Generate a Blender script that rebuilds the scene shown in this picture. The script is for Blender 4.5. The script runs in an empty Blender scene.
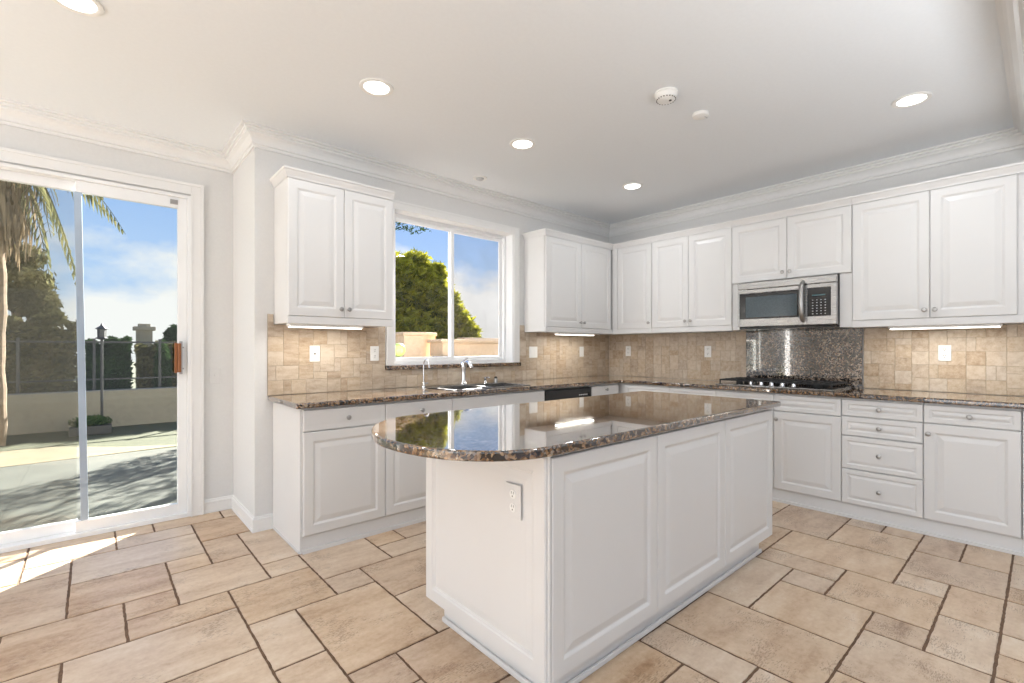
import bpy, bmesh, math, random
from mathutils import Vector, Matrix

# ------------------------------------------------------------------ camera, world, sun, exposure
sc = bpy.context.scene
COL = sc.collection
PI = math.pi
F_PX, YAW, HOR, CAM_H = 473.9, 0.7245, 348.7, 1.236
cam = bpy.data.cameras.new('camera')
cam.sensor_width = 36.0
cam.lens = F_PX / 1024 * 36
cam.shift_y = (HOR - 341.5) / 1024
cam.clip_start = 0.02
cam_o = bpy.data.objects.new('camera', cam)
cam_o.location = (0, 0, CAM_H)
cam_o.rotation_euler = (PI / 2, 0, -YAW)
COL.objects.link(cam_o)
sc.camera = cam_o

sc.view_settings.view_transform = 'Standard'
sc.view_settings.look = 'None'
sc.view_settings.exposure = 0.0
sc.view_settings.gamma = 1.0
sc.view_settings.use_curve_mapping = False
sc.cycles.use_denoising = True
sc.cycles.max_bounces = 10
sc.cycles.diffuse_bounces = 6
sc.cycles.transparent_max_bounces = 24
sc.cycles.sample_clamp_indirect = 6.0

SUN_AZ, SUN_EL, SUN_POWER = math.radians(47.5), math.radians(24.5), 46.0
W = bpy.data.worlds.new('sky')
sc.world = W
W.use_nodes = True
nt = W.node_tree
nt.nodes.clear()


def N(nt, typ, **kw):
    n = nt.nodes.new(typ)
    for k, v in kw.items():
        if k in ('operation', 'blend_type', 'data_type', 'feature', 'distance', 'noise_dimensions', 'interpolation', 'attribute_name', 'normalize', 'clamp_factor'):
            setattr(n, k, v)
        else:
            n.inputs[k.replace('_', ' ')].default_value = v
    return n


def ramp(nt, stops, src=None):
    r = nt.nodes.new('ShaderNodeValToRGB')
    e = r.color_ramp.elements
    while len(e) > 1:
        e.remove(e[-1])
    e[0].position, e[0].color = stops[0][0], tuple(stops[0][1]) + (1,)
    for p, c in stops[1:]:
        x = e.new(p)
        x.color = tuple(c) + (1,)
    if src is not None:
        nt.links.new(src, r.inputs[0])
    return r


g = N(nt, 'ShaderNodeTexCoord')
sep = N(nt, 'ShaderNodeSeparateXYZ')
nt.links.new(g.outputs['Generated'], sep.inputs[0])
sky_r = ramp(nt, [(0.0, (0.30, 0.28, 0.25)), (0.5, (0.74, 0.84, 0.98)), (0.56, (0.50, 0.70, 1.0)), (0.66, (0.31, 0.53, 0.98)), (1.0, (0.16, 0.34, 0.80))])
mp = N(nt, 'ShaderNodeMapRange')
mp.inputs[1].default_value, mp.inputs[2].default_value = -1, 1
nt.links.new(sep.outputs[2], mp.inputs[0])
nt.links.new(mp.outputs[0], sky_r.inputs[0])
mapn = N(nt, 'ShaderNodeMapping')
mapn.inputs['Scale'].default_value = (1.7, 1.7, 2.9)
mapn.inputs['Location'].default_value = (0.35, 0.2, 0.1)
nt.links.new(g.outputs['Generated'], mapn.inputs[0])
no = N(nt, 'ShaderNodeTexNoise', Scale=2.1, Detail=8.0, Roughness=0.55)
nt.links.new(mapn.outputs[0], no.inputs[0])
cover = N(nt, 'ShaderNodeMapRange')          # clouds gather near the horizon
cover.inputs[1].default_value, cover.inputs[2].default_value = 0.02, 0.36
cover.inputs[3].default_value, cover.inputs[4].default_value = 0.20, -0.24
nt.links.new(sep.outputs[2], cover.inputs[0])
ad = N(nt, 'ShaderNodeMath', operation='ADD')
nt.links.new(no.outputs[0], ad.inputs[0])
nt.links.new(cover.outputs[0], ad.inputs[1])
cl = ramp(nt, [(0.50, (0, 0, 0)), (0.64, (1, 1, 1))], ad.outputs[0])
mx = N(nt, 'ShaderNodeMix', data_type='RGBA')
mx.inputs[7].default_value = (1.0, 1.0, 1.0, 1)
nt.links.new(cl.outputs[0], mx.inputs[0])
nt.links.new(sky_r.outputs[0], mx.inputs[6])
bg = N(nt, 'ShaderNodeBackground', Strength=1.03)
nt.links.new(mx.outputs[2], bg.inputs[0])
wo = N(nt, 'ShaderNodeOutputWorld')
nt.links.new(bg.outputs[0], wo.inputs[0])

sun = bpy.data.lights.new('sun', 'SUN')
sun.energy = SUN_POWER
sun.color = (1.0, 0.95, 0.88)
sun.angle = math.radians(0.6)
sun_o = bpy.data.objects.new('sun', sun)
sd = Vector((math.sin(SUN_AZ) * math.cos(SUN_EL), math.cos(SUN_AZ) * math.cos(SUN_EL), math.sin(SUN_EL)))
sun_o.rotation_euler = (-sd).to_track_quat('-Z', 'Y').to_euler()
sun_o.location = (12, 10, 8)
COL.objects.link(sun_o)


def area(name, loc, rot, sx, sy, power, color=(1, 1, 1), spread=PI):
    l = bpy.data.lights.new(name, 'AREA')
    l.shape = 'RECTANGLE'
    l.size, l.size_y, l.energy, l.color, l.spread = sx, sy, power, color, spread
    o = bpy.data.objects.new(name, l)
    o.location, o.rotation_euler = loc, rot
    COL.objects.link(o)
    return o


# added unseen area lamps: daylight boost at the side glazing, plus two fill uplights
area('daylight_side_glazing', (-4.85, -0.6, 1.3), (PI / 2, 0, -PI / 2), 4.6, 2.3, 85, (0.89, 0.945, 1.0))
area('added_ceiling_fill', (1.3, -0.75, 1.45), (PI, 0, 0), 3.6, 0.7, 62, (0.90, 0.95, 1.0))  # no real lamp here, added to brighten the kitchen ceiling
area('added_fill_dining_side', (-3.0, 1.8, 1.7), (PI, 0, 0), 2.4, 3.6, 75, (0.89, 0.945, 1.0))  # added upward fill, lifts the ceiling from the dining side

# ------------------------------------------------------------------ layout constants (metres)
ZC = 2.72
W1, W2, W3 = 3.545, 4.717, 4.195           # kitchen window wall (Y), range wall (X), sliding door wall (Y)
XP = 0.819                                  # side of the bump-out
UY, BY = 3.238, 2.953                       # door faces of wall and base cabinets on W1
UX, BX = 4.372, 4.134                       # the same on W2
ZU = 1.405
XL, YR = -5.0, -5.0
YH = 0.055                                  # kitchen face of the header beam

# ------------------------------------------------------------------ materials
MATS = {}


def mat(name, color=(0.8, 0.8, 0.8), rough=0.5, metal=0.0, coat=0.0, emit=None, strength=0.0, spec=0.5, alpha=None):
    m = bpy.data.materials.new(name)
    m.use_nodes = True
    b = m.node_tree.nodes['Principled BSDF']
    b.inputs['Base Color'].default_value = tuple(color) + (1,)
    b.inputs['Roughness'].default_value = rough
    b.inputs['Metallic'].default_value = metal
    b.inputs['Coat Weight'].default_value = coat
    b.inputs['Coat Roughness'].default_value = 0.04
    b.inputs['Specular IOR Level'].default_value = spec
    if emit:
        b.inputs['Emission Color'].default_value = tuple(emit) + (1,)
        b.inputs['Emission Strength'].default_value = strength
    MATS[name] = m
    return m


def grain(m, scale=30, amt=0.04, bump=0.0, coord='Object', detail=4):
    """slight procedural colour and surface variation on a plain material"""
    nt = m.node_tree
    b = nt.nodes['Principled BSDF']
    c = b.inputs['Base Color'].default_value[:3]
    tc = N(nt, 'ShaderNodeTexCoord')
    n = N(nt, 'ShaderNodeTexNoise', Scale=scale, Detail=float(detail))
    nt.links.new(tc.outputs[coord], n.inputs[0])
    r = ramp(nt, [(0.3, [max(0, x * (1 - amt)) for x in c]), (0.7, [min(1, x * (1 + amt)) for x in c])], n.outputs[0])
    nt.links.new(r.outputs[0], b.inputs['Base Color'])
    if bump:
        bp = N(nt, 'ShaderNodeBump', Strength=bump, Distance=0.002)
        nt.links.new(n.outputs[0], bp.inputs['Height'])
        nt.links.new(bp.outputs[0], b.inputs['Normal'])
    return m


wall_m = grain(mat('wall_paint', (0.69, 0.69, 0.685), 0.7), 60, 0.015, 0.15)
ceil_m = grain(mat('ceiling_paint', (0.80, 0.83, 0.86), 0.85), 50, 0.01, 0.1)
trim_m = grain(mat('trim_paint', (0.78, 0.78, 0.775), 0.4), 8, 0.012)
cab_m = grain(mat('cabinet_white', (0.715, 0.71, 0.705), 0.32), 3, 0.012)
inner_m = mat('inner_grey', (0.35, 0.34, 0.32), 0.8)  # mid grey for the dishwasher body and its panel vent
vinyl_m = grain(mat('white_vinyl', (0.82, 0.83, 0.84), 0.35), 5, 0.01)
plastic_m = grain(mat('white_plastic', (0.86, 0.86, 0.84), 0.35), 20, 0.01)
almond_m = mat('slot_dark', (0.05, 0.045, 0.04), 0.5)
black_m = grain(mat('black_gloss', (0.012, 0.012, 0.013), 0.12), 12, 0.2)
cast_m = grain(mat('cast_iron', (0.015, 0.015, 0.016), 0.55), 60, 0.4, 0.3)
chrome_m = mat('chrome', (0.80, 0.80, 0.82), 0.10, 1.0)
nickel_m = mat('brushed_nickel', (0.42, 0.41, 0.40), 0.28, 1.0)
key_m = mat('key_print', (0.55, 0.56, 0.58), 0.4)
wood_m = mat('handle_wood', (0.26, 0.09, 0.025), 0.4)
iron_m = mat('dark_iron', (0.02, 0.022, 0.022), 0.5)
stile_m = grain(mat('grey_blue_aluminium', (0.34, 0.41, 0.50), 0.35, 0.3), 4, 0.08)
globe_m = mat('lamp_globe', (0.40, 0.55, 0.15), 0.3)

# stainless with fine horizontal brushing
steel_m = mat('stainless', (0.38, 0.375, 0.37), 0.26, 1.0)
nt = steel_m.node_tree
b = nt.nodes['Principled BSDF']
tc = N(nt, 'ShaderNodeTexCoord')
m_ = N(nt, 'ShaderNodeMapping')
m_.inputs['Scale'].default_value = (3, 3, 260)
n_ = N(nt, 'ShaderNodeTexNoise', Scale=4.0, Detail=3.0)
nt.links.new(tc.outputs['Object'], m_.inputs[0])
nt.links.new(m_.outputs[0], n_.inputs[0])
r_ = ramp(nt, [(0.3, (0.2, 0.2, 0.2)), (0.7, (0.36, 0.36, 0.36))], n_.outputs[0])
nt.links.new(r_.outputs[0], b.inputs['Roughness'])

lamp_m = mat('lamp_lens', (0.9, 0.9, 0.9), 0.5, emit=(1.0, 0.97, 0.92), strength=6.0)
tube_m = mat('tube_lens', (0.9, 0.9, 0.9), 0.5, emit=(1.0, 0.95, 0.85), strength=3.2)


def glass_mat(name, tint=(1, 1, 1), refl=0.9):
    m = bpy.data.materials.new(name)
    m.use_nodes = True
    nt = m.node_tree
    nt.nodes.clear()
    t = N(nt, 'ShaderNodeBsdfTransparent', Color=tuple(tint) + (1,))
    gl = N(nt, 'ShaderNodeBsdfGlossy', Color=(1, 1, 1, 1), Roughness=0.0)
    lw = N(nt, 'ShaderNodeLayerWeight', Blend=0.5)
    fr = N(nt, 'ShaderNodeMath', operation='POWER')
    fr.inputs[1].default_value = 4.0
    nt.links.new(lw.outputs['Facing'], fr.inputs[0])
    mu = N(nt, 'ShaderNodeMath', operation='MULTIPLY_ADD')
    mu.inputs[1].default_value = 0.45 * refl
    mu.inputs[2].default_value = 0.02 * refl
    mix = N(nt, 'ShaderNodeMixShader')
    o = N(nt, 'ShaderNodeOutputMaterial')
    nt.links.new(fr.outputs[0], mu.inputs[0])
    nt.links.new(mu.outputs[0], mix.inputs[0])
    nt.links.new(t.outputs[0], mix.inputs[1])
    nt.links.new(gl.outputs[0], mix.inputs[2])
    nt.links.new(mix.outputs[0], o.inputs[0])
    return m


glass_m = glass_mat('clear_glass')
glass_door_m = glass_mat('door_glass', (0.95, 0.965, 0.95), 1.0)


def screen_mat():
    m = bpy.data.materials.new('insect_screen')
    m.use_nodes = True
    nt = m.node_tree
    nt.nodes.clear()
    t = N(nt, 'ShaderNodeBsdfTransparent')
    d = N(nt, 'ShaderNodeBsdfDiffuse', Color=(0.17, 0.15, 0.11, 1))
    tc = N(nt, 'ShaderNodeTexCoord')
    n = N(nt, 'ShaderNodeTexNoise', Scale=3.0)
    nt.links.new(tc.outputs['Object'], n.inputs[0])
    r = ramp(nt, [(0.3, (0.10, 0.10, 0.10)), (0.7, (0.16, 0.16, 0.16))], n.outputs[0])
    mix = N(nt, 'ShaderNodeMixShader')
    o = N(nt, 'ShaderNodeOutputMaterial')
    nt.links.new(r.outputs[0], mix.inputs[0])
    nt.links.new(t.outputs[0], mix.inputs[1])
    nt.links.new(d.outputs[0], mix.inputs[2])
    nt.links.new(mix.outputs[0], o.inputs[0])
    return m


screen_m = screen_mat()


def granite_mat(name, dark=0.0, sat=1.0):
    m = mat(name, (0.2, 0.13, 0.09), 0.07)
    nt = m.node_tree
    b = nt.nodes['Principled BSDF']
    b.inputs['Coat Weight'].default_value = 1.0
    b.inputs['Coat IOR'].default_value = 1.7
    b.inputs['Coat Roughness'].default_value = 0.02
    b.inputs['Specular IOR Level'].default_value = 0.8
    g = N(nt, 'ShaderNodeNewGeometry')
    wob = N(nt, 'ShaderNodeTexNoise', Scale=14.0, Detail=3.0)
    nt.links.new(g.outputs['Position'], wob.inputs[0])
    vm = N(nt, 'ShaderNodeVectorMath', operation='SCALE')
    vm.inputs['Scale'].default_value = 0.035
    nt.links.new(wob.outputs[1], vm.inputs[0])
    va = N(nt, 'ShaderNodeVectorMath', operation='ADD')
    nt.links.new(g.outputs['Position'], va.inputs[0])
    nt.links.new(vm.outputs[0], va.inputs[1])
    v = N(nt, 'ShaderNodeTexVoronoi', Scale=105.0)
    nt.links.new(va.outputs[0], v.inputs[0])
    sepc = N(nt, 'ShaderNodeSeparateColor')
    nt.links.new(v.outputs['Color'], sepc.inputs[0])
    big = N(nt, 'ShaderNodeTexNoise', Scale=7.0, Detail=6.0, Roughness=0.7)
    nt.links.new(g.outputs['Position'], big.inputs[0])
    mixv = N(nt, 'ShaderNodeMath', operation='MULTIPLY_ADD')
    mixv.inputs[1].default_value = 0.90
    nt.links.new(sepc.outputs[0], mixv.inputs[0])
    sub = N(nt, 'ShaderNodeMath', operation='MULTIPLY_ADD')
    sub.inputs[1].default_value = 1.5
    sub.inputs[2].default_value = -0.78 - dark
    nt.links.new(big.outputs[0], sub.inputs[0])
    nt.links.new(sub.outputs[0], mixv.inputs[2])
    r = ramp(nt, [(0.0, (0.006, 0.005, 0.005)), (0.24, (0.018, 0.011, 0.008)), (0.38, (0.085, 0.042, 0.018)), (0.54, (0.19, 0.105, 0.05)),
                  (0.70, (0.31, 0.20, 0.11)), (0.84, (0.17, 0.155, 0.15)), (1.0, (0.52, 0.39, 0.25))], mixv.outputs[0])
    hs = N(nt, 'ShaderNodeHueSaturation')
    hs.inputs['Saturation'].default_value = sat
    nt.links.new(r.outputs[0], hs.inputs['Color'])
    nt.links.new(hs.outputs[0], b.inputs['Base Color'])
    return m


granite_m = granite_mat('brown_granite')
granite_dark_m = granite_mat('dark_granite', 0.13, 0.6)


def travertine_mat(name, cols, rough, band=True, pit=0.6, scale=1.0, tonew=0.22):
    """stone whose tone follows the tile it belongs to (attribute 'tone') plus veins and pits"""
    m = mat(name, cols[0], rough)
    nt = m.node_tree
    b = nt.nodes['Principled BSDF']
    g = N(nt, 'ShaderNodeNewGeometry')
    a = N(nt, 'ShaderNodeAttribute', attribute_name='tone')
    sp = N(nt, 'ShaderNodeSeparateColor')
    nt.links.new(a.outputs['Color'], sp.inputs[0])
    off = N(nt, 'ShaderNodeVectorMath', operation='MULTIPLY_ADD')
    off.inputs[1].default_value = (9, 9, 9)
    nt.links.new(a.outputs['Color'], off.inputs[0])
    nt.links.new(g.outputs['Position'], off.inputs[2])
    mpn = N(nt, 'ShaderNodeMapping')
    mpn.inputs['Scale'].default_value = (1.0 * scale, 3.2 * scale, 3.2 * scale)
    nt.links.new(off.outputs[0], mpn.inputs[0])
    n1 = N(nt, 'ShaderNodeTexNoise', Scale=3.2, Detail=8.0, Roughness=0.62)
    nt.links.new(mpn.outputs[0], n1.inputs[0])
    n2 = N(nt, 'ShaderNodeTexNoise', Scale=38.0 * scale, Detail=6.0, Roughness=0.7)
    nt.links.new(off.outputs[0], n2.inputs[0])
    # value = tone*.5 + noise*.9 + fine*.25
    m1 = N(nt, 'ShaderNodeMath', operation='MULTIPLY_ADD')
    m1.inputs[1].default_value = tonew
    nt.links.new(sp.outputs[0], m1.inputs[0])
    m2 = N(nt, 'ShaderNodeMath', operation='MULTIPLY_ADD')
    m2.inputs[1].default_value = 1.15
    m2.inputs[2].default_value = -0.42
    nt.links.new(n1.outputs[0], m2.inputs[0])
    nt.links.new(m2.outputs[0], m1.inputs[2])
    m3 = N(nt, 'ShaderNodeMath', operation='MULTIPLY_ADD')
    m3.inputs[1].default_value = 0.60
    nt.links.new(n2.outputs[0], m3.inputs[0])
    nt.links.new(m1.outputs[0], m3.inputs[2])
    k = len(cols) - 1
    r = ramp(nt, [(0.12 + 0.76 * i / k, c) for i, c in enumerate(cols)], m3.outputs[0])
    # pits
    pn = N(nt, 'ShaderNodeTexNoise', Scale=62.0 * scale, Detail=3.0, Roughness=0.6)
    nt.links.new(mpn.outputs[0], pn.inputs[0])
    pm = N(nt, 'ShaderNodeTexNoise', Scale=5.0 * scale, Detail=2.0)
    nt.links.new(off.outputs[0], pm.inputs[0])
    pmul = N(nt, 'ShaderNodeMath', operation='MULTIPLY')
    nt.links.new(pn.outputs[0], pmul.inputs[0])
    nt.links.new(pm.outputs[0], pmul.inputs[1])
    pr = ramp(nt, [(0.325, (0, 0, 0)), (0.365, (1, 1, 1))], pmul.outputs[0])
    pf = N(nt, 'ShaderNodeMath', operation='MULTIPLY')
    pf.inputs[1].default_value = pit * 0.8
    nt.links.new(pr.outputs[0], pf.inputs[0])
    mx = N(nt, 'ShaderNodeMix', data_type='RGBA')
    mx.inputs[7].default_value = (0.20, 0.12, 0.07, 1)
    nt.links.new(pf.outputs[0], mx.inputs[0])
    nt.links.new(r.outputs[0], mx.inputs[6])
    # small hue shift per tile
    hs = N(nt, 'ShaderNodeHueSaturation')
    hm = N(nt, 'ShaderNodeMapRange')
    hm.inputs[3].default_value, hm.inputs[4].default_value = 0.88, 1.12
    nt.links.new(sp.outputs[1], hm.inputs[0])
    nt.links.new(hm.outputs[0], hs.inputs['Saturation'])
    nt.links.new(mx.outputs[2], hs.inputs['Color'])
    nt.links.new(hs.outputs[0], b.inputs['Base Color'])
    bp = N(nt, 'ShaderNodeBump', Strength=0.25, Distance=0.003)
    inv = N(nt, 'ShaderNodeMath', operation='SUBTRACT')
    nt.links.new(n2.outputs[0], inv.inputs[0])
    nt.links.new(pr.outputs[0], inv.inputs[1])
    nt.links.new(inv.outputs[0], bp.inputs['Height'])
    nt.links.new(bp.outputs[0], b.inputs['Normal'])
    return m


floor_m = travertine_mat('floor_travertine', [(0.23, 0.135, 0.075), (0.42, 0.285, 0.185), (0.54, 0.40, 0.28), (0.62, 0.485, 0.355), (0.68, 0.565, 0.45)], 0.30)
grout_m = grain(mat('floor_grout', (0.15, 0.09, 0.055), 0.9), 40, 0.25)
splash_m = travertine_mat('splash_travertine', [(0.27, 0.18, 0.11), (0.385, 0.285, 0.195), (0.475, 0.37, 0.27), (0.55, 0.45, 0.34), (0.61, 0.52, 0.42)], 0.42, scale=3.0, pit=0.25, tonew=0.36)
splash_grout_m = grain(mat('splash_grout', (0.47, 0.385, 0.285), 0.9), 60, 0.12)

concrete_m = grain(mat('concrete', (0.065, 0.069, 0.056), 0.9), 3, 0.15)
sand_m = grain(mat('path_stone', (0.17, 0.14, 0.08), 0.9), 6, 0.12)
lawn_m = grain(mat('lawn', (0.05, 0.055, 0.022), 0.95), 12, 0.35)
stucco_m = grain(mat('stucco', (0.62, 0.46, 0.31), 0.9), 18, 0.08, 0.4)
stucco_pale_m = grain(mat('pale_stucco', (0.24, 0.215, 0.16), 0.9), 18, 0.08, 0.4)
cap_m = grain(mat('stone_cap', (0.58, 0.42, 0.27), 0.8), 18, 0.1)


def leaf_mat(name, c, c2, trans=0.45):
    m = bpy.data.materials.new(name)
    m.use_nodes = True
    nt = m.node_tree
    nt.nodes.clear()
    a = N(nt, 'ShaderNodeAttribute', attribute_name='tone')
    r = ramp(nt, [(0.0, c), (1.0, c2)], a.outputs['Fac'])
    d = N(nt, 'ShaderNodeBsdfDiffuse')
    t = N(nt, 'ShaderNodeBsdfTranslucent')
    mix = N(nt, 'ShaderNodeMixShader')
    mix.inputs[0].default_value = trans
    o = N(nt, 'ShaderNodeOutputMaterial')
    nt.links.new(r.outputs[0], d.inputs[0])
    nt.links.new(r.outputs[0], t.inputs[0])
    nt.links.new(d.outputs[0], mix.inputs[1])
    nt.links.new(t.outputs[0], mix.inputs[2])
    nt.links.new(mix.outputs[0], o.inputs[0])
    return m


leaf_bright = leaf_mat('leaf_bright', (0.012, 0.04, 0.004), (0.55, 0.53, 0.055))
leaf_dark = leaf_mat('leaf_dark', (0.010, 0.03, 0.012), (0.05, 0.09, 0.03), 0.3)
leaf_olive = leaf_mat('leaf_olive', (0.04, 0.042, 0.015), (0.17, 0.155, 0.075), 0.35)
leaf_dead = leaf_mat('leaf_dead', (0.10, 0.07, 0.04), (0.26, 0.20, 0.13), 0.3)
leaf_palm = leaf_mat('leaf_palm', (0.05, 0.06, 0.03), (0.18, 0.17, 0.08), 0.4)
core_m = grain(mat('hedge_core', (0.035, 0.035, 0.015), 0.95), 20, 0.3)
bark_m = grain(mat('bark', (0.20, 0.14, 0.09), 0.9), 20, 0.3, 0.5)


# ------------------------------------------------------------------ mesh helpers
def link(name, bm, m, parent=None, loc=None, rotz=0.0, smooth=False, bevel=0.0, seg=2, angle=35):
    me = bpy.data.meshes.new(name)
    bmesh.ops.recalc_face_normals(bm, faces=bm.faces)
    bm.to_mesh(me)
    bm.free()
    o = bpy.data.objects.new(name, me)
    COL.objects.link(o)
    for mm in (m if isinstance(m, (list, tuple)) else [m]):
        me.materials.append(mm)
    if parent is not None:
        o.parent = parent
    if loc is not None:
        o.location = loc
    if rotz:
        o.rotation_euler = (0, 0, rotz)
    if smooth:
        for p in me.polygons:
            p.use_smooth = True
        try:
            me.set_sharp_from_angle(angle=math.radians(angle))
        except Exception:
            pass
    if bevel > 0:
        bv = o.modifiers.new('edge', 'BEVEL')
        bv.width, bv.segments, bv.limit_method, bv.angle_limit = bevel, seg, 'ANGLE', math.radians(40)
        bv.harden_normals = False
    return o


def BM():
    return bmesh.new()


def box(bm, x0, y0, z0, x1, y1, z1, mi=0):
    x0, x1 = min(x0, x1), max(x0, x1)
    y0, y1 = min(y0, y1), max(y0, y1)
    z0, z1 = min(z0, z1), max(z0, z1)
    v = [bm.verts.new(p) for p in ((x0, y0, z0), (x1, y0, z0), (x1, y1, z0), (x0, y1, z0), (x0, y0, z1), (x1, y0, z1), (x1, y1, z1), (x0, y1, z1))]
    for f in ((0, 3, 2, 1), (4, 5, 6, 7), (0, 1, 5, 4), (1, 2, 6, 5), (2, 3, 7, 6), (3, 0, 4, 7)):
        bm.faces.new([v[i] for i in f]).material_index = mi
    return bm


def lathe(bm, prof, c=(0, 0, 0), axis='z', n=24, mi=0):
    """prof: (radius, height) pairs"""
    c = Vector(c)
    rings = []
    for r, h in prof:
        if r < 1e-6:
            ring = [None]
            p = {'z': (0, 0, h), 'y': (0, h, 0), 'x': (h, 0, 0)}[axis]
            ring = [bm.verts.new(c + Vector(p))]
        else:
            ring = []
            for i in range(n):
                a = 2 * PI * i / n
                u, v = r * math.cos(a), r * math.sin(a)
                p = {'z': (u, v, h), 'y': (u, h, v), 'x': (h, u, v)}[axis]
                ring.append(bm.verts.new(c + Vector(p)))
        rings.append(ring)
    for a, b in zip(rings, rings[1:]):
        if len(a) == 1 and len(b) == 1:
            continue
        for i in range(n):
            j = (i + 1) % n
            if len(a) == 1:
                f = bm.faces.new([a[0], b[i], b[j]])
            elif len(b) == 1:
                f = bm.faces.new([a[i], a[j], b[0]])
            else:
                f = bm.faces.new([a[i], a[j], b[j], b[i]])
            f.material_index = mi
    if len(rings[0]) > 1:
        bm.faces.new(rings[0]).material_index = mi
    if len(rings[-1]) > 1:
        bm.faces.new(rings[-1]).material_index = mi
    return bm


def tube(bm, pts, rad, n=12, mi=0):
    """a capped tube along pts; rad a number or one per point"""
    pts = [Vector(p) for p in pts]
    rs = rad if isinstance(rad, (list, tuple)) else [rad] * len(pts)
    rings = []
    up = None
    for i, p in enumerate(pts):
        d = (pts[min(i + 1, len(pts) - 1)] - pts[max(i - 1, 0)]).normalized()
        if up is None:
            up = d.orthogonal().normalized()
        up = (up - d * up.dot(d)).normalized()
        s = d.cross(up)
        rings.append([bm.verts.new(p + (up * math.cos(2 * PI * k / n) + s * math.sin(2 * PI * k / n)) * rs[i]) for k in range(n)])
    for a, b in zip(rings, rings[1:]):
        for k in range(n):
            j = (k + 1) % n
            bm.faces.new([a[k], a[j], b[j], b[k]]).material_index = mi
    bm.faces.new(rings[0]).material_index = mi
    bm.faces.new(rings[-1]).material_index = mi
    return bm


def arc(c, r, a0, a1, n, plane='yz'):
    out = []
    for i in range(n + 1):
        a = math.radians(a0 + (a1 - a0) * i / n)
        u, v = r * math.cos(a), r * math.sin(a)
        out.append((c[0], c[1] + u, c[2] + v) if plane == 'yz' else (c[0] + u, c[1], c[2] + v) if plane == 'xz' else (c[0] + u, c[1] + v, c[2]))
    return out


def panel(bm, x0, z0, x1, z1, y, t, rings):
    """a slab whose front (towards -y) is stepped in concentric rectangles: rings = (inset, depth below the face)"""
    prev = None
    first = None
    w, h = x1 - x0, z1 - z0
    lim = min(w, h) / 2 - 0.004
    back = [bm.verts.new((x, y + t, z)) for x, z in ((x0, z0), (x1, z0), (x1, z1), (x0, z1))]
    for ins, dep in rings:
        ins = min(ins, lim)
        ring = [bm.verts.new((x, y + dep, z)) for x, z in ((x0 + ins, z0 + ins), (x1 - ins, z0 + ins), (x1 - ins, z1 - ins), (x0 + ins, z1 - ins))]
        if prev is None:
            first = ring
        else:
            for i in range(4):
                j = (i + 1) % 4
                bm.faces.new([prev[i], prev[j], ring[j], ring[i]])
        prev = ring
    bm.faces.new(prev)
    for i in range(4):
        j = (i + 1) % 4
        bm.faces.new([back[i], back[j], first[j], first[i]])
    bm.faces.new(back[::-1])
    return bm


DOOR_R = [(0, 0.004), (0.004, 0.0), (0.054, 0.0), (0.059, 0.002), (0.066, 0.0065), (0.071, 0.007), (0.098, 0.001), (0.102, 0.0005)]
DRAW_R = [(0, 0.004), (0.004, 0.0), (0.030, 0.0), (0.034, 0.003), (0.039, 0.006), (0.043, 0.006), (0.058, 0.001), (0.061, 0.0008)]
FLAT_R = [(0, 0.004), (0.004, 0.0), (0.03, 0.0), (0.031, 0.001)]


def empty(name, loc, rotz=0.0):
    o = bpy.data.objects.new(name, None)
    o.empty_display_size = 0.1
    COL.objects.link(o)
    o.location = loc
    o.rotation_euler = (0, 0, rotz)
    return o


def tag(o, label, cat, group=None, kind=None):
    o['label'], o['category'] = label, cat
    if group:
        o['group'] = group
    if kind:
        o['kind'] = kind
    return o


def struct(name, bm, m, parent=None, **kw):
    o = link(name, bm, m, parent, **kw)
    if parent is None:
        o['kind'] = 'structure'
    return o


def copy_tree(o, parent=None):
    c = o.copy()
    COL.objects.link(c)
    c.parent = parent
    for ch in list(o.children):
        copy_tree(ch, c)
    return c


def tone(o, values):
    """one tone per face: r, g random numbers stored as a face-corner colour"""
    me = o.data
    at = me.color_attributes.new('tone', 'FLOAT_COLOR', 'CORNER')
    for p in me.polygons:
        v = values[p.index]
        for li in p.loop_indices:
            at.data[li].color = v


# ------------------------------------------------------------------ the floor: travertine slabs in a French pattern
G0X, G0Y, GS = -0.091, 0.135, 0.2032
known = [(0, 16, 3, 18), (1, 18, 3, 19), (2, 19, 4, 20), (1, 19, 2, 20), (-1, 17, 0, 18), (-1, 18, 1, 20), (-3, 17, -1, 19), (-2, 14, 0, 17),
         (0, 14, 2, 16), (2, 15, 3, 16), (2, 13, 4, 15), (1, 13, 2, 14), (1, 12, 3, 13), (-1, 12, 1, 14), (0, 10, 3, 12), (3, 15, 4, 17),
         (3, 17, 5, 19), (4, 14, 6, 17), (4, 13, 5, 14), (3, 11, 5, 13), (5, 12, 7, 14), (5, 11, 6, 12), (7, 13, 8, 14), (7, 12, 9, 13),
         (8, 13, 10, 15), (6, 10, 9, 12), (6, 8, 8, 10), (4, 8, 6, 11), (3, 9, 4, 11), (3, 7, 4, 9), (5, 6, 7, 8), (3, 19, 4, 19),
         (10, 2, 12, 5), (9, 3, 10, 5), (12, 4, 15, 6), (14, 3, 15, 4), (15, 3, 16, 5), (16, 2, 18, 5), (18, 4, 21, 6), (20, 3, 22, 4),
         (20, 2, 21, 3), (18, 2, 20, 4), (12, 2, 14, 4), (14, 1, 16, 3), (16, 1, 17, 2), (17, 0, 19, 2), (19, 1, 21, 2), (19, 0, 21, 1),
         (13, 1, 14, 2), (11, 0, 13, 2), (13, 0, 15, 1), (15, -2, 17, 0), (17, -1, 18, 0), (15, 5, 18, 7), (7, 4, 9, 7), (9, 5, 12, 7),
         (8, 2, 10, 3), (15, 0, 17, 1), (1, 8, 3, 10), (-2, 10, 0, 12), (-3, 12, -1, 14), (4, 17, 4, 17)]


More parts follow.
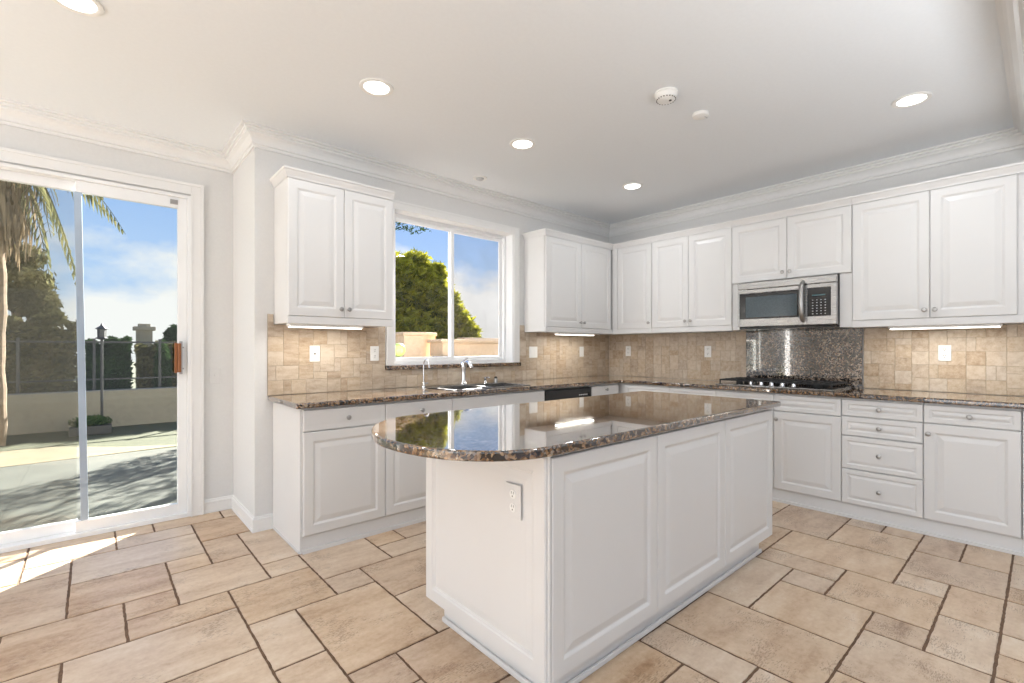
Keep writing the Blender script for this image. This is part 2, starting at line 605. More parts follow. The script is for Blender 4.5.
def fill_grid(rng, i0, i1, j0, j1, fixed, shapes):
    occ = {}
    out = []
    for t in fixed:
        if t[2] <= t[0] or t[3] <= t[1]:
            continue
        cells = [(i, j) for i in range(t[0], t[2]) for j in range(t[1], t[3])]
        if any(c in occ for c in cells):
            continue
        for c in cells:
            occ[c] = 1
        out.append(t)
    for j in range(j0, j1):
        for i in range(i0, i1):
            if (i, j) in occ:
                continue
            sh = shapes[:]
            rng.shuffle(sh)
            sh.append((1, 1))
            for w, h in sh:
                cells = [(i + a, j + c) for a in range(w) for c in range(h)]
                if all(c not in occ and c[0] < i1 and c[1] < j1 for c in cells):
                    for c in cells:
                        occ[c] = 1
                    out.append((i, j, i + w, j + h))
                    break
    return out


def rough_slab(bm, rng, x0, y0, x1, y1, z, drop, jit, step, put):
    """a tile with softly chipped edges; put(x, y, z) places a vertex; returns number of faces added"""
    pts = []
    for (ax, ay), (bx, by) in (((x0, y0), (x1, y0)), ((x1, y0), (x1, y1)), ((x1, y1), (x0, y1)), ((x0, y1), (x0, y0))):
        L = math.hypot(bx - ax, by - ay)
        k = max(2, int(L / step))
        for q in range(k):
            t = q / k
            pts.append([ax + (bx - ax) * t + rng.uniform(-jit, jit), ay + (by - ay) * t + rng.uniform(-jit, jit)])
    cx, cy = (x0 + x1) / 2, (y0 + y1) / 2
    n = len(pts)
    w, h = x1 - x0, y1 - y0
    e = drop * 1.2
    top = [put(cx + (p[0] - cx) * (1 - 2 * e / w), cy + (p[1] - cy) * (1 - 2 * e / h), z) for p in pts]
    low = [put(p[0], p[1], z - drop * 0.6) for p in pts]
    bot = [put(p[0], p[1], z - drop * 2) for p in pts]
    bm.faces.new(top)
    for i in range(n):
        j = (i + 1) % n
        bm.faces.new([low[i], low[j], top[j], top[i]])
        bm.faces.new([bot[i], bot[j], low[j], low[i]])
    return 1 + 2 * n


rng = random.Random(4)
tiles = fill_grid(rng, -24, 24, -25, 20, known, [(3, 2), (2, 3), (2, 2), (2, 2), (2, 1), (1, 2), (3, 2)])
bm = BM()
tv = []
box(bm, XL, YR, -0.05, W2, W3, -0.004)
for f in bm.faces:
    f.material_index = 1
tv += [(0.5, 0.5, 0.5, 1)] * len(bm.faces)
for (i0, j0, i1, j1) in tiles:
    g_ = 0.0055
    x0, y0, x1, y1 = G0X + i0 * GS + g_, G0Y + j0 * GS + g_, G0X + i1 * GS - g_, G0Y + j1 * GS - g_
    x0, x1 = max(x0, XL + .01), min(x1, W2 - .01)
    y1 = min(y1, W3 - 0.005)
    y0 = max(y0, YR + .01)
    if x1 - x0 < 0.03 or y1 - y0 < 0.02:
        continue
    near = -1.2 < x0 and y0 > -0.5
    k = rough_slab(bm, rng, x0, y0, x1, y1, 0.0, 0.003, 0.0016, 0.022 if near else 0.2, lambda x, y, z: bm.verts.new((x, y, z)))
    c = (rng.random(), rng.random(), rng.random(), 1)
    tv += [c] * k
floor = struct('floor', bm, [floor_m, grout_m])
tone(floor, tv)

# ------------------------------------------------------------------ shell: walls, ceiling, header, trims
WIN = (1.85, 3.15, 1.10, 2.385)               # kitchen window opening
DOOR = (-1.62, 0.545, 0.0, 2.36)              # sliding door opening
SIDEW = (-3.55, -2.55, 0.08, 2.30)            # second glazed opening on the door wall


def wall_y(bm, y0, y1, x0, x1, z1, holes):
    """a wall slab between y0 and y1 with rectangular holes (x0,x1,z0,z1), ordered along x"""
    x = x0
    for (a, b_, c, d) in holes:
        box(bm, x, y0, 0, a, y1, z1)
        if c > 0.001:
            box(bm, a, y0, 0, b_, y1, c)
        box(bm, a, y0, d, b_, y1, z1)
        x = b_
    box(bm, x, y0, 0, x1, y1, z1)


bm = BM()
wall_y(bm, W1, W1 + 0.16, XP, W2 + 0.15, ZC, [WIN])
box(bm, XP, W1 + 0.16, 0, XP + 0.15, W3 + 0.15, ZC)
struct('wall_back', bm, wall_m)
bm = BM()
wall_y(bm, W3, W3 + 0.15, XL - 0.15, XP, ZC, [SIDEW, DOOR])
struct('wall_left', bm, wall_m)
bm = BM()
box(bm, W2, YR - 0.15, 0, W2 + 0.15, W1, ZC)
struct('wall_right', bm, wall_m)
# far living side, glazed (never in view, its openings mirror in the stone)
bm = BM()
x = XL
box(bm, XL, YR - 0.15, 0, -2.6, YR, ZC)
box(bm, -2.6, YR - 0.15, 2.45, 3.6, YR, ZC)
box(bm, 3.6, YR - 0.15, 0, W2, YR, ZC)
box(bm, -2.6, YR - 0.15, 0, 3.6, YR, 0.12)
struct('wall_rear', bm, wall_m)
bm = BM()
box(bm, XL - 0.15, YR - 0.15, 0, XL, -3.0, ZC)
box(bm, XL - 0.15, -3.0, 2.45, XL, 1.8, ZC)
box(bm, XL - 0.15, -3.0, 0, XL, 1.8, 0.12)
box(bm, XL - 0.15, 1.8, 0, XL, W3, ZC)
struct('wall_side', bm, wall_m)
bm = BM()
box(bm, XL - 0.15, YR - 0.15, ZC, W2 + 0.15, W3 + 0.15, ZC + 0.12)
struct('ceiling', bm, ceil_m)
bm = BM()
box(bm, XL, YH - 0.20, 2.46, W2, YH, ZC)
struct('wall_header', bm, wall_m)

CROWN = [(0, -0.125), (0.012, -0.125), (0.012, -0.106), (0.022, -0.103), (0.022, -0.090), (0.027, -0.074), (0.040, -0.056), (0.060, -0.045),
         (0.060, -0.032), (0.073, -0.029), (0.073, -0.014), (0.093, -0.012), (0.093, 0.0), (0, 0)]
BASEP = [(0, 0), (0.018, 0), (0.018, 0.012), (0.013, 0.016), (0.013, 0.070), (0.016, 0.074), (0.015, 0.084), (0.008, 0.088), (0.007, 0.098), (0, 0.102)]


def sweep_segment(name, a, b_, na, nb, n, prof, z, m):
    """straight moulding from a to b on a wall whose inward normal is n; na / nb = normal of the neighbouring wall (mitre) or None"""
    bm = BM()
    ends = []
    for p, o in ((a, na), (b_, nb)):
        r = []
        for d, h in prof:
            q = Vector((p[0], p[1])) + Vector(n) * d + (Vector(o) * d if o else Vector((0, 0)))
            r.append(bm.verts.new((q.x, q.y, z + h)))
        ends.append(r)
    k = len(prof)
    for i in range(k):
        j = (i + 1) % k
        bm.faces.new([ends[0][i], ends[0][j], ends[1][j], ends[1][i]])
    bm.faces.new(ends[0])
    bm.faces.new(ends[1][::-1])
    return struct(name, bm, m)


nS, nWt, nN, nE = (0, -1), (-1, 0), (0, 1), (1, 0)
sweep_segment('trim_1', (XL, W3), (XP, W3), nE, nWt, nS, CROWN, ZC, trim_m)
sweep_segment('trim_2', (XP, W3), (XP, W1), nS, nS, nWt, CROWN, ZC, trim_m)
sweep_segment('trim_3', (XP, W1), (W2, W1), nWt, nWt, nS, CROWN, ZC, trim_m)
sweep_segment('trim_4', (W2, W1), (W2, YH), nS, nN, nWt, CROWN, ZC, trim_m)
sweep_segment('trim_5', (W2, YH), (XL, YH), nWt, nE, nN, CROWN, ZC, trim_m)
sweep_segment('baseboard_left', (0.625, W3), (XP, W3), None, nWt, nS, BASEP, 0, trim_m)
sweep_segment('baseboard_side', (XP, W3), (XP, W1), nS, nS, nWt, BASEP, 0, trim_m)
sweep_segment('baseboard_back', (XP, W1), (0.934, W1), nWt, None, nS, BASEP, 0, trim_m)

# ------------------------------------------------------------------ sliding glass door
d1 = empty('door_1', (0, W3, 0))
d1['kind'] = 'structure'


def frame_box(bm, x0, x1, z0, z1, y0, y1, w, wb=None, wt=None):
    wb = w if wb is None else wb
    wt = w if wt is None else wt
    box(bm, x0, y0, z0, x0 + w, y1, z1)
    box(bm, x1 - w, y0, z0, x1, y1, z1)
    box(bm, x0 + w, y0, z1 - wt, x1 - w, y1, z1)
    if wb > 0:
        box(bm, x0 + w, y0, z0, x1 - w, y1, z0 + wb)


bm = BM()
frame_box(bm, -1.70, 0.622, 0, 2.45, -0.022, 0, 0.078, 0)
frame_box(bm, -1.70, 0.622, 0, 2.45, -0.030, -0.022, 0.020, 0)
frame_box(bm, -1.63, 0.552, 0, 2.38, -0.027, -0.022, 0.012, 0)
link('door_casing', bm, trim_m, d1, bevel=0.002)
bm = BM()
frame_box(bm, -1.62, 0.545, 0.001, 2.36, -0.015, 0.12, 0.022, 0.03)
link('door_frame', bm, vinyl_m, d1, bevel=0.002)
bm = BM()
box(bm, -1.598, 0.062, 0.031, -1.548, 0.10, 2.338)
box(bm, -1.548, 0.062, 0.031, -0.075, 0.10, 0.101)
box(bm, -1.548, 0.062, 2.278, -0.075, 0.10, 2.338)
link('fixed_panel', bm, vinyl_m, d1, bevel=0.003)
bm = BM()
# active panel nearest the room, its meeting stile grey-blue
box(bm, 0.465, 0.010, 0.031, 0.523, 0.048, 2.338)
box(bm, -0.085, 0.010, 2.262, 0.465, 0.048, 2.338)
box(bm, -0.085, 0.010, 0.031, 0.465, 0.048, 0.105)
link('sliding_panel', bm, vinyl_m, d1, bevel=0.003)
bm = BM()
v = []
for z, x in ((0.105, -0.058), (2.262, -0.092)):
    v += [bm.verts.new(p) for p in ((x, 0.012, z), (x + 0.038, 0.012, z), (x + 0.038, 0.046, z), (x, 0.046, z))]
for f in ((0, 3, 2, 1), (4, 5, 6, 7), (0, 1, 5, 4), (1, 2, 6, 5), (2, 3, 7, 6), (3, 0, 4, 7)):
    bm.faces.new([v[i] for i in f])
link('meeting_stile', bm, stile_m, d1, bevel=0.002)
bm = BM()
box(bm, -0.05, 0.026, 0.105, 0.465, 0.031, 2.262)
link('glass_pane', bm, glass_door_m, d1)
bm = BM()
box(bm, -1.548, 0.078, 0.101, -0.07, 0.083, 2.278)
link('glass_pane', bm, glass_door_m, d1)
bm = BM()
box(bm, -1.55, 0.108, 0.06, -0.08, 0.109, 2.33)
link('insect_screen', bm, screen_m, d1)
bm = BM()
tube(bm, [(0.470, -0.030, 1.065), (0.470, -0.030, 1.275)], 0.013, 10)
box(bm, 0.442, -0.040, 1.062, 0.458, -0.012, 1.278)
hb = link('door_handle', bm, wood_m, d1, bevel=0.002)
hb['label'] = 'reddish wooden pull handle'
bm = BM()
box(bm, 0.474, -0.008, 1.05, 0.492, 0.010, 1.29)
for z in (1.09, 1.245):
    lathe(bm, [(0.006, 0), (0.006, -0.003), (0, -0.004)], (0.497, -0.0005 + 0.010, z), 'y', 8)
link('handle_plate', bm, nickel_m, d1)
bm = BM()
box(bm, 0.42, 0.002, 2.285, 0.465, 0.010, 2.318)
link('roller_latch', bm, nickel_m, d1)

# second glazed opening on the same wall (outside the frame, mirrored in the stone)
w3 = empty('window_2', ((SIDEW[0] + SIDEW[1]) / 2, W3, 0))
w3['kind'] = 'structure'
bm = BM()
frame_box(bm, -0.5, 0.5, SIDEW[2], SIDEW[3], 0.02, 0.09, 0.05)
link('window_frame', bm, vinyl_m, w3)
bm = BM()
box(bm, -0.45, 0.05, SIDEW[2] + .05, 0.45, 0.054, SIDEW[3] - .05)
link('glass_pane', bm, glass_m, w3)

# ------------------------------------------------------------------ kitchen window
w1 = empty('window_1', (0, W1, 0))
w1['kind'] = 'structure'
x0, x1, z0, z1 = WIN
bm = BM()
frame_box(bm, x0 - 0.075, x1 + 0.075, z0 - 0.0, z1 + 0.065, -0.014, 0, 0.07, 0)
frame_box(bm, x0 - 0.075, x1 + 0.075, z0 - 0.0, z1 + 0.065, -0.019, -0.014, 0.018, 0)
link('window_casing', bm, trim_m, w1, bevel=0.002)
bm = BM()
box(bm, x0 - 0.001, -0.001, z0, x0 + 0.006, 0.10, z1)
box(bm, x1 - 0.006, -0.001, z0, x1 + 0.001, 0.10, z1)
box(bm, x0 + 0.006, -0.001, z1 - 0.006, x1 - 0.006, 0.10, z1 + 0.001)
link('window_jamb', bm, vinyl_m, w1)
bm = BM()
frame_box(bm, x0 + .006, x1 - .006, z0 + .001, z1 - .006, 0.10, 0.158, 0.028)
link('window_frame', bm, vinyl_m, w1, bevel=0.002)
bm = BM()
frame_box(bm, x0 + .034, 2.515, z0 + .029, z1 - .034, 0.108, 0.128, 0.034)
link('window_sash', bm, vinyl_m, w1, bevel=0.002)
bm = BM()
frame_box(bm, 2.475, x1 - .034, z0 + .029, z1 - .034, 0.131, 0.150, 0.034)
link('window_sash', bm, vinyl_m, w1, bevel=0.002)
bm = BM()
box(bm, x0 + .068, 0.117, z0 + .063, 2.481, 0.120, z1 - .068)
link('glass_pane', bm, glass_m, w1)
bm = BM()
box(bm, 2.509, 0.139, z0 + .063, x1 - .068, 0.142, z1 - .068)
link('glass_pane', bm, glass_m, w1)
bm = BM()
box(bm, 2.509, 0.152, z0 + .05, x1 - .05, 0.153, z1 - .05)
link('insect_screen', bm, screen_m, w1)
bm = BM()
box(bm, 2.487, 0.099, 1.66, 2.505, 0.107, 1.72)
link('sash_latch', bm, vinyl_m, w1, bevel=0.002)
bm = BM()
box(bm, x0 - 0.082, -0.034, 1.064, x1 + 0.082, -0.001, 1.099)
box(bm, x0 + .001, -0.001, 1.092, x1 - .001, 0.098, 1.1005)
sl = link('window_sill', bm, granite_m, w1, bevel=0.005)
sl['label'] = 'polished brown granite sill'

# ------------------------------------------------------------------ tiled backsplashes (French pattern, 5 cm module)
def backsplash(name, length, height, loc, rotz, label, cut=(), seed=1, step=0.0505):
    rng = random.Random(seed)
    ni, nj = int(length / step) + 1, int(height / step) + 1
    ts = fill_grid(rng, 0, ni, 0, nj, [], [(2, 2), (2, 2), (2, 1), (1, 2), (2, 2), (2, 3), (3, 2)])
    bm = BM()
    vals = []
    holes = cut

    def pieces(x0, z0, x1, z1):
        rs = [(x0, z0, x1, z1)]
        for (a, b_, c, d) in holes:
            nx = []
            for (p, q, r, s) in rs:
                if r <= a or p >= c or s <= b_ or q >= d:
                    nx.append((p, q, r, s))
                    continue
                if p < a: nx.append((p, q, a, s))
                if r > c: nx.append((c, q, r, s))
                if q < b_: nx.append((max(p, a), q, min(r, c), b_))
                if s > d: nx.append((max(p, a), d, min(r, c), s))
            rs = nx
        return rs
    for (p, q, r, s) in pieces(0, 0, length, height):
        box(bm, p, -0.006, q, r, -0.0005, s)
    for f in bm.faces:
        f.material_index = 1
    vals += [(0.5, 0.5, 0.5, 1)] * len(bm.faces)
    for t in ts:
        c = (rng.random(), rng.random(), rng.random(), 1)
        g_ = 0.0014
        x0, z0, x1, z1 = t[0] * step + g_, t[1] * step + g_, min(t[2] * step - g_, length - .001), min(t[3] * step - g_, height - .001)
        if x1 - x0 < 0.008 or z1 - z0 < 0.008:
            continue
        for (p, q, r, s) in pieces(x0, z0, x1, z1):
            if r - p < 0.006 or s - q < 0.006:
                continue
            k = rough_slab(bm, rng, p, q, r, s, 0.0, 0.0012, 0.0009, 0.02, lambda x, y, z: bm.verts.new((x, -0.0095 - z, y)))
            vals += [c] * k
    o = link(name, bm, [splash_m, splash_grout_m], None, loc, rotz)
    tone(o, vals)
    return tag(o, label, 'backsplash')


ZT = 0.914
backsplash('tile_backsplash', W2 - 0.011 - 0.897, 1.474 - ZT, (0.897, W1 - 0.0005, ZT), 0,
           'tumbled beige stone tile backsplash along the window wall',
           cut=[(WIN[0] - 0.084 - 0.897, 1.063 - ZT, WIN[1] + 0.084 - 0.897, 9), (0.937 - 0.897 - 0.003, ZU - ZT - 0.002, 1.687 - 0.897, 9), (3.300 - 0.897, ZU - ZT - 0.002, 9, 9)], seed=3)
backsplash('tile_backsplash', W1 - 0.011 - 1.921, ZU - ZT - 0.002, (W2 - 0.0005, W1 - 0.011, ZT), -PI / 2,
           'tumbled beige stone tile backsplash between the room corner and the dark granite slab', seed=5)
backsplash('tile_backsplash', 0.994 + 0.40, ZU - ZT - 0.002, (W2 - 0.0005, 0.994, ZT), -PI / 2,
           'tumbled beige stone tile backsplash beyond the cooktop, lit by a strip light', seed=8)
bm = BM()
box(bm, -0.02, 1.0, ZT, -0.001, 1.918, ZU)
tag(link('granite_backsplash', bm, granite_dark_m, None, (W2, 0, 0), bevel=0.002), 'polished dark granite slab on the wall behind the cooktop', 'backsplash')

# ------------------------------------------------------------------ knobs, doors, cabinets
def knob_bm():
    return lathe(BM(), [(0.0075, 0), (0.0055, -0.004), (0.0050, -0.012), (0.0085, -0.016), (0.0145, -0.020), (0.0155, -0.024), (0.0130, -0.028), (0.006, -0.030), (0, -0.0305)], (0, 0, 0), 'y', 16)


_kn = link('knob', knob_bm(), nickel_m, smooth=True)
KNOB_ME = _kn.data
bpy.data.objects.remove(_kn)


def knob(parent, x, y, z):
    o = bpy.data.objects.new('knob', KNOB_ME)
    COL.objects.link(o)
    o.parent = parent
    o.location = (x, y, z)
    return o


def front(parent, kind, x0, z0, x1, z1, y, kn=None, t=0.019):
    """door / drawer / false front; kn = knob position relative to the cabinet"""
    g_ = 0.0016
    bm = panel(BM(), x0 + g_, z0 + g_, x1 - g_, z1 - g_, y, t, {'door': DOOR_R, 'drawer': DRAW_R, 'drawer_front': DRAW_R, 'side': DOOR_R}.get(kind, FLAT_R))
    o = link('drawer_front' if kind == 'drawer_slab' else kind, bm, cab_m, parent)
    if kn:
        knob(o, kn[0], y, kn[1])
    return o


def unit(name, label, loc, rotz, w, depth, z0, z1, group=None, cat='cabinet', face=0.02, hollow=False):
    """carcass of a cabinet: origin at back left on the wall, front towards -y"""
    r = empty(name, loc, rotz)
    tag(r, label, cat, group)
    bm = BM()
    fy = -(depth - face - 0.001)
    if hollow:      # open inside, for the sink bowls
        box(bm, 0.0005, fy, z0, 0.018, -0.001, z1)
        box(bm, w - 0.018, fy, z0, w - 0.0005, -0.001, z1)
        box(bm, 0.018, fy, z0, w - 0.018, -0.001, z0 + 0.018)
        box(bm, 0.018, fy, z1 - 0.14, w - 0.018, fy + 0.018, z1)
    else:
        box(bm, 0.0005, fy, z0, w - 0.0005, -0.001, z1)
    link('body', bm, cab_m, r, bevel=0.0015)
    return r


def wall_cab(label, loc, rotz, w, z0, z1, doors, depth, end_l=0.0, end_r=0.0, corn=True, rail=True, cl=True, cr=False):
    """doors: list of (x0, x1, knob side or None); z0 bottom of box, z1 top of box"""
    r = unit('wall_cabinet', label, loc, rotz, w, depth, z0, z1)
    zd0 = z0 + (0.045 if rail else 0.0)
    for (a, b_, side) in doors:
        kx = {'l': a + 0.028, 'r': b_ - 0.028}[side]
        front(r, 'door', a, zd0, b_, z1 - 0.012, -depth, (kx, zd0 + 0.058))
    if rail:
        bm = BM()
        box(bm, 0, -depth + 0.001, z0 - 0.006, w, -depth + 0.019, zd0 - 0.001)
        link('light_rail', bm, cab_m, r, bevel=0.003)
    if corn:
        prof = [(0, -0.012), (0.004, -0.012), (0.006, 0.0), (0.010, 0.008), (0.018, 0.022), (0.021, 0.030), (0.028, 0.036), (0.030, 0.048), (0, 0.048)]
        bm = BM()
        fy = -depth + 0.001
        paths = []
        if cl:
            paths = [((0, 0.0), (-1, 0), None, (0, -1)), ]
        pts = [Vector((0, -0.002)), Vector((0, fy)), Vector((w, fy)), Vector((w, -0.002))]
        nrm = [Vector((-1, 0)), Vector((0, -1)), Vector((1, 0))]
        rings = []
        for i, p in enumerate(pts):
            if (i == 0 and not cl) or (i == 3 and not cr):
                continue
            if i == 0:
                o = nrm[0]
            elif i == 1:
                o = nrm[1] + (nrm[0] if cl else Vector((0, 0)))
            elif i == 2:
                o = nrm[1] + (nrm[2] if cr else Vector((0, 0)))
            else:
                o = nrm[2]
            rings.append([bm.verts.new((p.x + o.x * d, p.y + o.y * d, z1 + h)) for d, h in prof])
        k = len(prof)
        for a, b_ in zip(rings, rings[1:]):
            for i in range(k):
                j = (i + 1) % k
                bm.faces.new([a[i], a[j], b_[j], b_[i]])
        bm.faces.new(rings[0])
        bm.faces.new(rings[-1][::-1])
        link('cornice', bm, cab_m, r)
    return r


UD = W1 - UY      # 0.307 wall cabinet depth with door
UDX = W2 - UX     # 0.345
ZD = 2.355
wall_cab('white double-door wall cabinet mounted between the glass door and the window', (0.940, W1, 0), 0, 0.742, ZU, ZD,
         [(0.0, 0.371, 'r'), (0.371, 0.742, 'l')], UD, cl=True)
wall_cab('white double-door wall cabinet mounted between the window and the room corner', (3.303, W1, 0), 0, UX - 3.303 - 0.001, ZU, ZD,
         [(0.005, 0.536, 'r'), (0.536, 1.045, 'l')], UD, cl=True)
y_ = W1 - 0.002
cA = wall_cab('white single-door wall cabinet in the room corner', (W2, y_, 0), -PI / 2, y_ - 2.740, ZU, ZD, [(y_ - 3.17, y_ - 2.742, 'r')], UDX, cl=False)
bm = BM()
box(bm, y_ - UY + 0.002, -UDX, ZU + .045, y_ - 3.172, -UDX + 0.019, ZD - 0.012)
link('filler_strip', bm, cab_m, cA)
wall_cab('white double-door wall cabinet, taller one beside the microwave toward the corner', (W2, 2.738, 0), -PI / 2, 2.738 - 1.912, ZU, ZD,
         [(0.0, 0.405, 'r'), (0.405, 0.826, 'l')], UDX, cl=False)
wall_cab('short white double-door wall cabinet directly above the microwave', (W2, 1.910, 0), -PI / 2, 1.910 - 0.998, 1.825, ZD,
         [(0.0, 0.456, 'r'), (0.456, 0.912, 'l')], UDX, cl=False, rail=False)
wall_cab('white double-door wall cabinet mounted past the microwave, above a strip light and an outlet', (W2, 0.996, 0), -PI / 2, 0.996 - 0.062, ZU, ZD,
         [(0.0, 0.452, 'r'), (0.452, 0.872, 'l')], UDX, cl=False)

BD = W1 - BY      # 0.592
BDX = W2 - BX     # 0.583
ZB = 0.877
DT, DB, DRB = 0.866, 0.108, 0.735


def base_cab(name, label, loc, rotz, w, depth, fronts, end=None, toe=True, hollow=False):
    r = unit(name, label, loc, rotz, w, depth, 0.098, ZB, hollow=hollow)
    for (kind, a, z0, b_, z1, kn) in fronts:
        front(r, kind, a, z0, b_, z1, -depth, kn)
    bm = BM()
    box(bm, 0, -depth + 0.022, 0.0005, w + 0.001, -depth + 0.04, 0.097)
    box(bm, 0, -depth + 0.004, 0.0005, w + 0.001, -depth + 0.022, 0.022)
    link('toe_kick', bm, cab_m, r)
    if end == 'l':
        bm = BM()
        box(bm, -0.014, -depth + 0.020, 0.0005, 0.0, -0.003, ZB)
        box(bm, -0.020, -depth + 0.030, 0.0005, -0.014, -0.004, 0.016)
        link('end_panel', bm, cab_m, r, bevel=0.002)
    return r


X0 = 0.945
base_cab('base_cabinet', 'white base cabinet with one drawer at the open end of the window counter', (X0, W1, 0), 0, 0.532, BD,
         [('drawer_slab', 0, DRB, 0.532, DT, (0.272, 0.800)), ('door', 0, DB, 0.532, DRB - .004, None)], end='l')
base_cab('base_cabinet', 'white base cabinet with one drawer between the end cabinet and the sink cabinet', (X0 + .533, W1, 0), 0, 0.540, BD,
         [('drawer_slab', 0, DRB, 0.540, DT, (0.275, 0.800)), ('door', 0, DB, 0.540, DRB - .004, None)])
xs = X0 + .533 + .541
base_cab('base_cabinet', 'white sink base cabinet with a plain false front, under the window', (xs, W1, 0), 0, 3.003 - xs, BD,
         [('false_front', 0, DRB, 3.003 - xs, DT, None), ('door', 0, DB, (3.003 - xs) / 2, DRB - .004, None), ('door', (3.003 - xs) / 2, DB, 3.003 - xs, DRB - .004, None)], hollow=True)
base_cab('base_cabinet', 'white corner base cabinet with a small drawer beside the dishwasher', (3.650, W1, 0), 0, BX - 3.650 - 0.021, BD,
         [('drawer_slab', 0.008, DRB, 0.446, DT, (0.228, 0.826)), ('door', 0.008, DB, 0.446, DRB - .004, None)])
# dishwasher
dw = empty('dishwasher', (3.006, W1, 0))
tag(dw, 'built-in dishwasher with a black control strip and white door under the window counter', 'dishwasher')
bm = BM()
box(bm, 0.002, -BD + 0.03, 0.10, 0.640, -0.02, ZB)
link('body', bm, inner_m, dw)
bm = BM()
box(bm, 0.004, -BD - 0.004, 0.741, 0.638, -BD + 0.029, 0.862)
cp = link('control_panel', bm, black_m, dw, bevel=0.006, seg=3)
bm = BM()
for i in range(5):
    box(bm, 0.455 + i * 0.026, -BD - 0.0055, 0.792, 0.473 + i * 0.026, -BD - 0.0042, 0.802)
link('button', bm, key_m, cp)
bm = BM()
lathe(bm, [(0.017, 0), (0.015, -0.012), (0.0, -0.013)], (0.60, -BD - 0.0045, 0.80), 'y', 16)
link('dial', bm, black_m, cp, smooth=True)
bm = BM()
box(bm, 0.30 - .12, -BD - 0.0052, 0.748, 0.30 + .12, -BD - 0.0042, 0.768)
link('vent', bm, inner_m, cp)
front(dw, 'door_panel', 0.004, DB, 0.638, 0.738, -BD)
bm = BM()
box(bm, 0.004, -BD + 0.03, 0.0005, 0.638, -BD + 0.045, 0.098)
link('toe_kick', bm, cab_m, dw)

R2 = -PI / 2
ya, yb, yc, yd, ye, yf = W1 - .002, 2.392, 1.945, 1.472, 1.007, 0.547


def base2(label, y0, y1, fronts, name='base_cabinet'):
    return base_cab(name, label, (W2, y0, 0), R2, y0 - y1 - 0.001, BDX, fronts)


wA = ya - yb - .001
oA = ya - BY + 0.02
base2('white blind-corner base cabinet below the single-door wall cabinet', ya, yb,
      [('drawer_front', oA + .02, DRB, wA, DT, None), ('door', oA + .02, DB, wA, DRB - .004, (oA + .05, 0.67))])
w = yb - yc - .001
base2('white base cabinet next to the cooktop cabinets toward the corner', yb, yc, [('drawer_front', 0, DRB, w, DT, None), ('door', 0, DB, w, DRB - .004, (w - .028, 0.67))])
w = yc - yd - .001
base2('white base cabinet under the half of the cooktop nearer the corner', yc, yd, [('drawer_front', 0, DRB, w, DT, None), ('door', 0, DB, w, DRB - .004, (w - .028, 0.67))])
w = yd - ye - .001
base2('white base cabinet with a knobless false drawer over one door, under the cooktop', yd, ye,
      [('drawer_front', 0, DRB, w, DT, None), ('door', 0, DB, w, DRB - .004, (0.026, 0.670))])
w = ye - yf - .001
base2('white base cabinet with a stack of four drawers', ye, yf,
      [('drawer', 0, 0.745, w, DT, (w * .49, 0.806)), ('drawer', 0, 0.604, w, 0.741, (w * .49, 0.674)), ('drawer', 0, 0.362, w, 0.600, (w * .49, 0.481)), ('drawer', 0, DB, w, 0.358, (w * .49, 0.228))])
w = yf - 0.100 - .001
base2('white base cabinet with one wide drawer over a tall door, past the four-drawer stack', yf, 0.100,
      [('drawer', 0, 0.745, w, DT, (w * .5, 0.806)), ('door', 0, DB, w, 0.741, (0.026, 0.675))])
w = 0.099 + 0.36
base2('white base cabinet with a full-height door continuing past the kitchen header', 0.099, -0.36, [('door', 0, DB, w, DT, (0.026, 0.82))])

# ------------------------------------------------------------------ counters
def slab(xs, ys, solid, z0, z1):
    """slab from grid cells; solid(cx, cy) says which cells exist"""
    bm = BM()
    vt, vb = {}, {}

    def gv(d, i, j, z):
        if (i, j) not in d:
            d[(i, j)] = bm.verts.new((xs[i], ys[j], z))
        return d[(i, j)]
    cells = {(i, j) for i in range(len(xs) - 1) for j in range(len(ys) - 1) if solid((xs[i] + xs[i + 1]) / 2, (ys[j] + ys[j + 1]) / 2)}
    for (i, j) in cells:
        q = [(i, j), (i + 1, j), (i + 1, j + 1), (i, j + 1)]
        bm.faces.new([gv(vt, *c, z1) for c in q])
        bm.faces.new([gv(vb, *c, z0) for c in q[::-1]])
        for k, (di, dj) in enumerate(((0, -1), (1, 0), (0, 1), (-1, 0))):
            if (i + di, j + dj) not in cells:
                a, b_ = q[k], q[(k + 1) % 4]
                bm.faces.new([gv(vb, *a, z0), gv(vb, *b_, z0), gv(vt, *b_, z1), gv(vt, *a, z1)])
    return bm


SX0, SX1, SY0, SY1 = 2.085, 2.865, 3.035, 3.375       # sink cut-out
CT0, CT1 = ZB + 0.001, 0.9135
bm = slab([0.897, SX0, SX1, BX - 0.027, W2 - 0.021], [-0.36, BY - 0.027, SY0, SY1, W1 - 0.002],
          lambda x, y: (y > BY - 0.027 or x > BX - 0.027) and not (SX0 < x < SX1 and SY0 < y < SY1), CT0, CT1)
tag(link('granite_countertop', bm, granite_m, bevel=0.009, seg=3), 'L-shaped polished brown granite countertop along the two cabinet walls', 'countertop')

